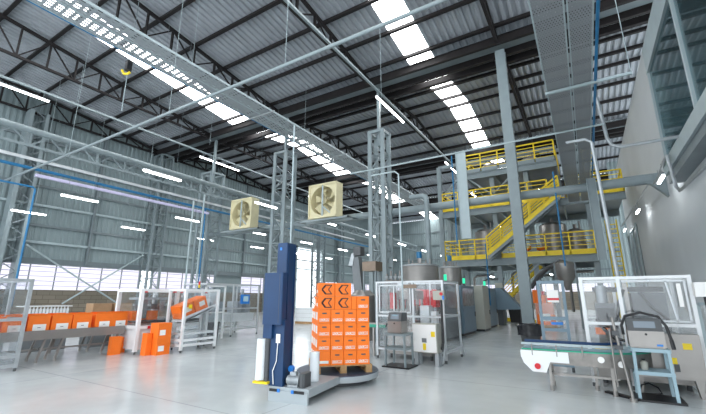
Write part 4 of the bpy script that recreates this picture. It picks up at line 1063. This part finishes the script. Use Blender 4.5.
MB().cbox(-3.88, -3.24, 9.22, 9.55, .3, .98, .01).build('body', 'beige_grey', t, True)
MB().box(-3.86, -3.26, 9.205, 9.22, .32, .96).build('door', 'label_white', t, True)
MB().box(-3.38, -3.28, 9.2, 9.206, .68, .80).build('warning_sticker', 'yellow', t, True)
MB().box(-3.60, -3.52, 9.2, 9.206, .37, .52).build('warning_sticker', 'yellow', t, True)
MB().box(-3.62, -3.5, 9.2, 9.206, .54, .64).build('switch_plate', 'mid_grey', t, True)
for x in (-3.84, -3.32): MB().box(x, x+.09, 9.24, 9.34, 0, .3).box(x, x+.09, 9.45, 9.53, 0, .3).build('leg', 'galvanised', t, True)
t = thing('operator_box', 'white switch box on a black post at the corner of the middle guard', 'control box', (-3.2, 9.4, 0))
MB().path([(-3.16, 9.45, 1.62), (-3.16, 9.45, .55), (-3.18, 9.42, .42), (-3.28, 9.6, .35)], .03, 8).build('cable_post', 'black', t, True, True)
MB().box(-3.34, -3.06, 9.36, 9.5, 1.55, 1.78).build('box', 'beige_grey', t, True)
MB().tube((-3.12, 9.33, 1.7), (-3.12, 9.36, 1.7), .04, 12).build('emergency_button', 'red', t, True)
MB().box(-3.1, -3.05, 9.35, 9.37, 1.56, 1.66).build('selector', 'blue_pale', t, True)
t = thing('bottle_conveyor', 'narrow slat conveyor leaving the middle guard towards the orange stack', 'conveyor', (-5.6, 10.1, 0))
MB().box(-6.6, -5.0, 10.0, 10.35, .82, .9).build('belt', 'stainless', t, True)
MB().box(-6.6, -5.0, 9.97, 10.0, .78, .86).build('side_plate', 'green', t, True)
for x in (-6.4, -5.4):
    for y in (10.02, 10.33): MB().bar((x, y, 0), (x, y, .82), .05).build('leg', 'stainless', t, True)
# feeder
t = thing('cap_elevator', 'dark steel cap elevator and hopper rising behind the orange stack', 'elevator', (-7.8, 13.5, 0))
MB().prism_dir([(-8.0, 13.3, 1.5), (-7.62, 13.3, 1.5), (-7.85, 13.3, 3.25), (-8.2, 13.3, 3.25)], (0, .3, 0)).build('trunk', 'mid_grey', t, True)
MB().box(-8.05, -7.72, 13.25, 13.6, 3.3, 3.65).build('head', 'dark_grey', t, True)
MB().prism_dir([(-8.3, 13.26, 2.9), (-8.1, 13.26, 2.9), (-8.0, 13.26, 3.4), (-8.15, 13.26, 3.4)], (0, .3, 0)).build('spout', 'galvanised', t, True)
MB().box(-7.6, -7.0, 13.2, 13.8, 2.65, 3.02).build('hopper', 'bronze', t, True)
for x, y in ((-7.55, 13.25), (-7.05, 13.3), (-7.05, 13.7)): MB().bar((x, y, 0), (x, y, 2.65), .07).build('leg', 'grey_steel', t, True)
MB().lathe((-7.75, 13.5, .0), [(.5, 0), (.5, 1.7), (.3, 1.9)], 20).build('drum', 'stainless', t, True, True)
# tanks
def tank(x, y, r, z0, h_, lab):
    t = thing('process_tank', lab, 'tank', (x, y, 0))
    MB().lathe((x, y, z0), [(r*.2, 0), (r*.9, .15), (r, .25), (r, h_-.12), (r*.96, h_-.06), (r*.4, h_+.02), (.05, h_+.04)], 32).build('shell', 'stainless', t, True, True)
    MB().lathe((x, y, z0+h_-.14), [(r, 0), (r+.03, .01), (r+.03, .06), (r, .07)], 32).build('rim', 'galvanised', t, True, True)
    b = MB()
    for i in range(4):
        a = PI/4+i*PI/2; b.tube((x+r*.75*math.cos(a), y+r*.75*math.sin(a), 0), (x+r*.75*math.cos(a), y+r*.75*math.sin(a), z0+.3), .06)
    b.build('leg', 'stainless', t, True)
    b = MB().tube((x, y, z0+h_), (x, y, z0+h_+.3), .09)
    for i in range(5):
        a = i*1.3; b.tube((x+r*.6*math.cos(a), y+r*.6*math.sin(a), z0+h_-.05), (x+r*.6*math.cos(a), y+r*.6*math.sin(a), z0+h_+.22), .04)
    b.build('nozzles', 'stainless', t, True, True)
    MB().tube((x, y, z0+h_+.28), (x, y, z0+h_+.58), .13, 12).build('agitator_motor', 'blue_pipe', t, True, True)
    return t
tank(-6.85, 17.5, .9, .5, 2.72, 'big stainless tank with a blue motor behind the middle guard')
tank(-6.6, 21.6, .62, .5, 2.9, 'smaller stainless tank right of the big tank')
t = thing('pipe_manifold', 'cluster of stainless valves and pipes left of the big tank', 'manifold', (-7, 14.6, 0))
for i in range(4):
    MB().tube((-7.2+i*.2, 14.6, 0), (-7.2+i*.2, 14.6, 2.6+.12*(i % 2)), .045, 8).build('riser', 'stainless', t, True, True)
b = MB()
for i in range(4):
    for z in (1.6, 2.0, 2.4): b.box(-7.27+i*.2, -7.13+i*.2, 14.54, 14.66, z, z+.1)
b.build('valves', 'galvanised', t, True)
MB().tube((-7.3, 14.6, 2.3), (-6.4, 14.6, 2.3), .04).tube((-7.3, 14.6, 1.2), (-6.4, 14.6, 1.2), .04).build('header', 'stainless', t, True, True)
# row of cabinets
def cabinet(x0, x1, y0, y1, h_, m, lab, glass=False, red=False):
    t = thing('machine_cabinet', lab, 'cabinet', ((x0+x1)/2, (y0+y1)/2, 0))
    MB().cbox(x0, x1, y0, y1, .1, h_, .02).build('body', m, t, True)
    MB().box(x0+.05, x1-.05, y0+.05, y1-.05, 0, .1).build('plinth', 'black', t, True)
    if glass: MB().box(x1, x1+.015, y0+.12, y1-.12, h_*.58, h_-.12).build('window', 'dark_cabinet_glass', t, True)
    MB().box(x1, x1+.02, y0+.1, y1-.1, .2, h_*.55).build('door', m, t, True)
    MB().box(x1+.02, x1+.05, y1-.25, y1-.18, h_*.35, h_*.45).build('handle', 'black', t, True)
    if red: MB().box(x0-.0, x1+.02, y0-.02, y0, h_*.62, h_*.9).build('red_panel', 'red', t, True)
    return t
cabinet(-5.8, -4.72, 13.6, 16.6, 2.12, 'mid_grey', 'grey machine cabinet with a tinted window, first in the row behind the guard', True, True)
cabinet(-5.8, -4.74, 17.0, 19.2, 2.15, 'slate_blue', 'blue grey machine cabinet with glass doors, second in the row', True)
cabinet(-5.6, -4.48, 19.9, 21.2, 2.22, 'beige_grey', 'beige control cabinet standing forward in the row')
cabinet(-5.6, -4.7, 22.0, 24.2, 2.15, 'slate_blue', 'blue grey cabinet beyond the beige one')
t = thing('operator_console', 'sloping slate blue console with a screen at the end of the cabinet row', 'console', (-4.3, 25.2, 0))
MB().prism_dir([(-4.9, 24.7, .9), (-3.4, 24.7, .95), (-4.5, 24.7, 2.2), (-4.9, 24.7, 2.2)], (0, 1.0, 0)).build('body', 'slate_blue', t, True)
MB().box(-4.8, -4.5, 24.8, 25.6, 0, .9).build('pedestal', 'dark_grey', t, True)
MB().box(-4.8, -4.35, 24.66, 24.7, 2.2, 2.5).build('screen_box', 'beige_grey', t, True)
for x, y, z, lab in ((-4.65, 15, 2.12, 'green signal lamp on the first cabinet'), (-5.0, 19.0, 2.15, 'green signal lamp on the second cabinet'), (-4.9, 23, 2.15, 'green signal lamp on the farthest cabinet')):
    t = thing('signal_lamp', lab, 'signal lamp', (x-.15, y, z))
    MB().tube((x-.15, y, z), (x-.15, y, z+.15), .03).build('stem', 'black', t, True)
    MB().tube((x-.15, y, z+.15), (x-.15, y, z+.4), .06).build('lens', 'green_glow', t, True)
# black bin with white bag, orange pallet load
t = thing('waste_bin', 'square black bin with a white bag beyond the cabinets', 'bin', (-4.3, 28.2, 0))
MB().add([(-4.6, 27.9, 0), (-4.0, 27.9, 0), (-4.0, 28.5, 0), (-4.6, 28.5, 0), (-4.7, 27.8, 1.0), (-3.9, 27.8, 1.0), (-3.9, 28.6, 1.0), (-4.7, 28.6, 1.0)], [(3, 2, 1, 0), (4, 5, 6, 7), (0, 1, 5, 4), (1, 2, 6, 5), (2, 3, 7, 6), (3, 0, 4, 7)]).build('bin_body', 'black', t, True)
MB().lathe((-4.3, 28.2, 1.0), [(.38, 0), (.36, .08), (.2, .16), (.05, .34)], 14).build('bag', 'label_white', t, True, True)
t = thing('pallet_load', 'film wrapped orange goods on a pallet under the mezzanine', 'pallet load', (-2.15, 24.6, 0))
MB().box(-2.65, -1.65, 24.1, 25.1, 0, .14).build('pallet', 'wood', t, True)
MB().cbox(-2.6, -1.7, 24.15, 25.05, .14, 1.3, .05).build('load', 'orange_card', t, True)
MB().box(-2.62, -1.68, 24.13, 25.07, .7, 1.31).build('film', 'stretch_film', t, True)
MB().box(-2.45, -1.9, 24.12, 24.14, .35, .75).build('label', 'label_white', t, True)
tag(MB().box(-2.7, -2.35, 24.3, 24.7, 1.31, 2.05).build('orange_sack', 'orange_card'), 'orange bag standing on the wrapped load, left', 'bag')
for x, lab in ((-2.17, 'orange roll standing on the wrapped load, middle'), (-1.88, 'orange roll standing on the wrapped load, right')):
    t = thing('film_roll', lab, 'roll', (x, 24.5, 1.312))
    MB().tube((x, 24.5, 1.312), (x, 24.5, 1.75), .12, 14).build('roll', 'orange_card', t, True, True)
    MB().tube((x, 24.5, 1.75), (x, 24.5, 1.98), .09, 14).build('core', 'red', t, True, True)
tag(MB().box(-3.3, -2.9, 26.4, 26.6, .0, .3).build('floor_barrier', 'yellow'), 'small yellow floor barrier left of the wrapped orange load', 'barrier')
tag(MB().box(-5.3, -4.75, 29.2, 29.4, 0, .25).build('floor_barrier', 'yellow'), 'low yellow floor barrier behind the black bin', 'barrier')

# ================================================================== RIGHT GROUP
t = thing('waste_bin', 'dark bin lined with a black bag behind the right conveyor', 'bin', (-1.95, 15.6, 0))
MB().lathe((-1.95, 15.6, 0), [(.30, 0), (.39, .62), (.37, .62), (.28, .05), (.001, .05)], 20).build('bin_body', 'dark_grey', t, True, True)
bg = MB(); n = 22
prof = [(.42, .28), (.425, .5), (.44, .66), (.40, .68), (.36, .5)]
vs = []
for r, z in prof:
    for k in range(n): vs.append((-1.95+(r+random.uniform(-.012, .012))*math.cos(2*PI*k/n), 15.6+(r+random.uniform(-.012, .012))*math.sin(2*PI*k/n), z+random.uniform(-.03, .03)))
bg.add(vs, [(i*n+k, i*n+(k+1) % n, (i+1)*n+(k+1) % n, (i+1)*n+k) for i in range(len(prof)-1) for k in range(n)])
bg.build('bag', 'black_film', t, True, True)
# right conveyor: straight slat belt with a bend at its right end
t = thing('slat_conveyor', 'stainless slat conveyor with white end cover and red button on the right', 'conveyor', (-.4, 8.3, 0))
BZ = .70
c0 = (-.05, 8.95)      # bend centre
def arc(r, a0, a1, n=12): return [(c0[0]+r*math.cos(a0+(a1-a0)*i/n), c0[1]+r*math.sin(a0+(a1-a0)*i/n)) for i in range(n+1)]
outer = [(-1.18, 8.02)]+arc(.93, -PI/2, 0)+[(.88, 9.6)]
inner = [(-1.18, 8.48)]+arc(.47, -PI/2, 0)+[(.42, 9.6)]
def ribbon(line, z0, z1, th=.02):
    b = MB(); n = len(line)
    for i in range(n-1):
        b.bar((line[i][0], line[i][1], (z0+z1)/2), (line[i+1][0], line[i+1][1], (z0+z1)/2), th, z1-z0)
    return b
bb = MB(); n = len(outer)
bb.add([(x, y, BZ-.02) for x, y in outer]+[(x, y, BZ-.02) for x, y in inner]+[(x, y, BZ) for x, y in outer]+[(x, y, BZ) for x, y in inner],
       [(2*n+i, 2*n+i+1, 3*n+i+1, 3*n+i) for i in range(n-1)]+[(i, n+i, n+i+1, i+1) for i in range(n-1)])
bb.build('slat_belt', 'ice_blue', t, True)
ribbon(outer, BZ-.25, BZ-.03).build('side_plate', 'bronze_steel', t, True)
ribbon(inner, BZ-.25, BZ-.03).build('side_plate', 'stainless', t, True)
ribbon(outer, BZ-.03, BZ-.005, .03).build('wear_strip', 'green', t, True)
ribbon(outer, BZ+.06, BZ+.10, .025).build('guide_rail', 'pale_steel', t, True)
ribbon(inner, BZ+.06, BZ+.11, .03).build('guide_rail', 'blue_paint', t, True)
b = MB()
for x in (-1.0, -.6, -.2):
    b.tube((x, 7.99, BZ-.12), (x, 7.99, BZ+.08), .012, 6).tube((x, 8.51, BZ-.12), (x, 8.51, BZ+.08), .012, 6)
b.build('rail_bracket', 'stainless', t, True)
ec = MB().prism_dir([(-1.2, 7.985, BZ-.04), (-.42, 7.985, BZ-.04), (-.42, 7.985, BZ-.22), (-.72, 7.985, BZ-.22), (-.80, 7.985, BZ-.40), (-1.02, 7.985, BZ-.40), (-1.16, 7.985, BZ-.26), (-1.2, 7.985, BZ-.15)], (0, .02, 0)).build('end_cover', 'white_paint', t, True)
MB().tube((-.93, 7.95, BZ-.30), (-.93, 7.985, BZ-.30), .05, 14).build('emergency_button', 'red', ec, True)
for x, y in ((-.74, 8.06), (-.74, 8.46), (.2, 8.12), (-.05, 8.46)):
    MB().bar((x, y, BZ-.2), (x, y, .08), .045).tube((x, y, 0), (x, y, .09), .035, 8).build('leg', 'stainless', t, True)
MB().bar((-.74, 8.26, .25), (.3, 8.26, .25), .04).bar((-.74, 8.06, .25), (-.74, 8.46, .25), .035).build('stretcher', 'stainless', t, True)
MB().tube((.06, 7.96, .58), (.06, 8.0, .58), .05, 14).build('knob', 'label_white', t, True); MB().tube((.34, 8.02, .52), (.34, 8.06, .52), .05, 14).build('knob', 'label_white', t, True)
# guard on the right
g = guard_box('machine_guard', 'big white framed clear machine guard on the right', -.09, 1.56, 8.85, 10.6, 2.0, 'white_paint', (1.13,), .45, 'FRBL', .06, xs=[-.09, .52, 1.56])
fr = MB()
for z in (1.2, 1.9): fr.bar((1.0, 8.82, z), (1.48, 8.82, z), .03)
fr.bar((1.30, 8.82, 1.2), (1.22, 8.82, 1.9), .03).bar((1.48, 8.82, 1.2), (1.48, 8.82, 1.9), .03)
fr.build('door_frame', 'aluminium', g, True)
MB().box(1.36, 1.42, 8.78, 8.8, 1.45, 1.85).build('door_handle', 'label_white', g, True)
MB().box(-.05, .5, 8.9, 8.92, 1.94, 1.96).build('rail_strip', 'dark_grey', g, True)
t = thing('capping_machine', 'dark machinery with hoses inside the right guard', 'machine', (.6, 9.8, 0))
MB().box(-.0, 1.45, 9.2, 10.5, .1, .62).build('base', 'stainless', t, True)
MB().box(.1, .45, 9.4, 10.0, .62, 1.5).build('column', 'mid_grey', t, True); MB().box(.75, 1.3, 9.6, 10.3, .62, 1.7).build('column', 'mid_grey', t, True)
MB().box(.05, .3, 9.2, 9.38, .9, 1.02).build('orange_part', 'orange_card', t, True)
MB().path([(.1, 9.15, 1.2), (.2, 9.1, 1.0), (.35, 9.1, .85), (.55, 9.1, .8), (.6, 9.2, 1.0)], .035, 8).build('hose', 'black', t, True, True)
MB().box(.0, .45, 9.1, 9.5, .62, .68).build('yellow_tray', 'yellow', t, True)
MB().box(.12, .42, 9.36, 9.4, 1.0, 1.4).build('panel', 'dark_grey', t, True)
MB().box(.55, .7, 9.5, 9.9, .62, 1.9).build('upright', 'stainless', t, True)
MB().box(.1, 1.3, 9.7, 9.8, 1.72, 1.82).build('cross_beam', 'dark_grey', t, True)
MB().path([(.62, 9.4, 1.75), (.5, 9.2, 1.5), (.45, 9.15, 1.25), (.5, 9.2, 1.05), (.7, 9.3, .9)], .03, 8).build('hose', 'black', t, True, True)
MB().path([(.9, 9.5, 1.7), (1.0, 9.3, 1.45), (1.15, 9.3, 1.3), (1.25, 9.5, 1.2)], .03, 8).build('hose', 'dark_grey', t, True, True)
MB().tube((.25, 9.7, 1.5), (.25, 9.7, 1.85), .1, 12).build('head', 'galvanised', t, True, True)
b = MB()
for x in (.1, 1.35):
    for y in (9.3, 10.4): b.tube((x, y, 0), (x, y, .1), .04)
b.build('feet', 'dark_grey', t, True)
t = thing('control_cabinet', 'wide brushed steel cabinet with warning stickers behind the right printer', 'cabinet', (1.2, 8.75, 0))
MB().box(.55, 1.5, 8.58, 8.8, .28, 1.0).build('body', 'stainless', t, True)
MB().box(1.26, 1.38, 8.573, 8.58, .76, .86).build('warning_sticker', 'yellow', t, True)
MB().box(1.08, 1.15, 8.573, 8.58, .52, .62).build('warning_sticker', 'yellow', t, True)
MB().box(1.1, 1.17, 8.57, 8.58, .40, .52).build('switch', 'dark_grey', t, True)
for x in (.6, 1.4): MB().add([(x-.06, 8.6, .28), (x+.06, 8.6, .28), (x+.02, 8.6, 0), (x-.02, 8.6, 0), (x-.06, 8.75, .28), (x+.06, 8.75, .28), (x+.02, 8.75, 0), (x-.02, 8.75, 0)], [(0, 1, 2, 3), (7, 6, 5, 4), (0, 4, 5, 1), (1, 5, 6, 2), (2, 6, 7, 3), (3, 7, 4, 0)]).build('leg', 'stainless', t, True)
t = thing('operator_box', 'white switch box on a black hose at the right edge', 'control box', (1.66, 8.7, 0))
MB().box(1.56, 1.82, 8.55, 8.72, 1.62, 1.86).build('box', 'label_white', t, True)
MB().path([(1.70, 8.64, 1.62), (1.71, 8.64, 1.0), (1.74, 8.64, .4), (1.75, 8.7, .03)], .035, 8).build('hose', 'black', t, True, True)
t = thing('guard_panel', 'clear side panel of a machine at the right edge of the view', 'machine guard', (1.9, 9.2, 0))
MB().bar((1.62, 8.9, .05), (1.62, 8.9, 1.5), .05).bar((2.2, 8.9, .05), (2.2, 8.9, 1.5), .05).bar((1.62, 8.9, 1.5), (2.2, 8.9, 1.5), .05).bar((1.62, 8.9, .3), (2.2, 8.9, .3), .05).build('frame', 'pale_steel', t, True)
MB().box(1.65, 2.17, 8.897, 8.903, .3, 1.5).build('pane', 'clear_panel', t, True)
# open guard door (blue grey)
t = thing('guard_door', 'open blue grey framed guard door left of the right machine', 'door', (-.85, 10.2, 0))
MB().box(-1.02, -.96, 10.15, 10.2, .1, 2.0).box(-.50, -.44, 10.15, 10.2, .1, 2.0).box(-.96, -.5, 10.15, 10.2, 1.93, 2.0).box(-.96, -.5, 10.15, 10.2, 1.1, 1.18).box(-.96, -.5, 10.15, 10.2, .85, .92).box(-.96, -.5, 10.15, 10.2, .1, .17).build('frame', 'slate_blue', t, True)
MB().box(-.96, -.5, 10.172, 10.178, .17, 1.93).build('pane', 'clear_panel', t, True)
MB().box(-.82, -.58, 10.14, 10.15, 1.5, 1.78).build('notice', 'label_white', t, True)
MB().box(-.82, -.58, 10.135, 10.14, 1.55, 1.6).build('notice_strip', 'red', t, True)
MB().box(-.80, -.56, 10.14, 10.15, 1.0, 1.06).build('blue_strip', 'blue_pale', t, True)
for x in (-.99, -.47): MB().tube((x, 10.17, 0), (x, 10.17, .1), .03).build('foot', 'dark_grey', t, True)
# printer on stand, right
s = printer_stand(.52, 1.0, 8.02, 8.46, .80, 'ice_blue', 'pale blue steel stand under the large printer on the right', .42)
p = printer(.50, .98, 8.04, 8.44, .802, 'large stainless ink printer with a dark screen on the right stand', .46)
MB().box(.86, .94, 8.034, 8.04, .84, .87).build('maker_label', 'blue_pale', p, True)
tag(MB().path([(.44, 8.1, 1.0), (.43, 8.1, 1.15), (.5, 8.15, 1.3), (.72, 8.2, 1.36), (.95, 8.15, 1.3), (1.03, 8.1, 1.15), (1.06, 8.08, .95)], .022, 8).tube((1.06, 8.08, .95), (1.07, 8.07, .80), .028).build('umbilical_hose', 'black', smooth=True), 'black umbilical hose arching over the large printer', 'hose')
t = thing('solvent_bottle', 'small clear grey bottle on the shelf of the right stand', 'bottle', (.66, 8.2, .452))
MB().lathe((.66, 8.2, .452), [(.05, 0), (.055, .11), (.02, .14)], 14).build('bottle_body', 'beige_grey', t, True, True)
MB().tube((.66, 8.2, .592), (.66, 8.2, .62), .025).build('cap', 'black', t, True)
MB().path([(.6, 8.25, .8), (.62, 8.3, .66), (.75, 8.35, .62), (.85, 8.3, .7)], .012, 6)
tag(MB().path([(.55, 8.5, .05), (.6, 8.48, .16), (.7, 8.48, .2), (.82, 8.48, .14), (.86, 8.5, .05), (.75, 8.52, .02), (.6, 8.52, .02)], .014, 6).build('cable_coil', 'black', smooth=True), 'loose black cable loops under the right printer stand', 'cable')
# print head pole
t = thing('print_head_pole', 'stainless pole with clamps and a black foot beside the right conveyor', 'pole', (.32, 8.0, 0))
MB().tube((.42, 7.86, .0), (.30, 7.9, 1.28), .022, 10).tube((.42, 7.86, 0), (.42, 7.86, .05), .05, 10).build('pole', 'stainless', t, True, True)
MB().bar((.08, 8.35, .02), (.5, 7.95, .02), .09, .035).build('foot_bar', 'black', t, True)
MB().box(.27, .37, 7.83, 7.95, 1.0, 1.07).bar((.32, 7.9, 1.04), (.2, 8.1, 1.0), .04).build('clamp', 'dark_grey', t, True); MB().box(.27, .39, 7.83, 7.95, .78, .84).build('clamp', 'dark_grey', t, True)
MB().tube((.24, 7.86, .2), (.24, 7.86, 1.1), .014, 8).build('side_rod', 'stainless', t, True)

# ================================================================== LIGHT, SKY, CAMERA
w = bpy.data.worlds.new('World'); sc.world = w; w.use_nodes = True
nt = w.node_tree; bgd = nt.nodes['Background']
bgd.inputs['Color'].default_value = (.89, .95, 1.0, 1); bgd.inputs['Strength'].default_value = 2.4
cam = bpy.data.cameras.new('camera'); co = bpy.data.objects.new('camera', cam); COL.objects.link(co)
co.location = (0, 0, 1.6); co.rotation_euler = (PI/2+math.radians(13.64), 0, math.radians(31.34))
cam.sensor_width = 36; cam.lens = 36*375/706; cam.clip_end = 300; cam.clip_start = .05
sc.camera = co
vs_ = sc.view_settings
vs_.view_transform = 'Standard'; vs_.look = 'None'; vs_.gamma = 1; vs_.use_curve_mapping = False; vs_.exposure = 0.42
sc.cycles.max_bounces = 10; sc.cycles.transparent_max_bounces = 24; sc.cycles.diffuse_bounces = 5; sc.cycles.glossy_bounces = 4
sc.cycles.use_denoising = True; sc.cycles.caustics_reflective = False; sc.cycles.caustics_refractive = False
sc.cycles.sample_clamp_indirect = 4
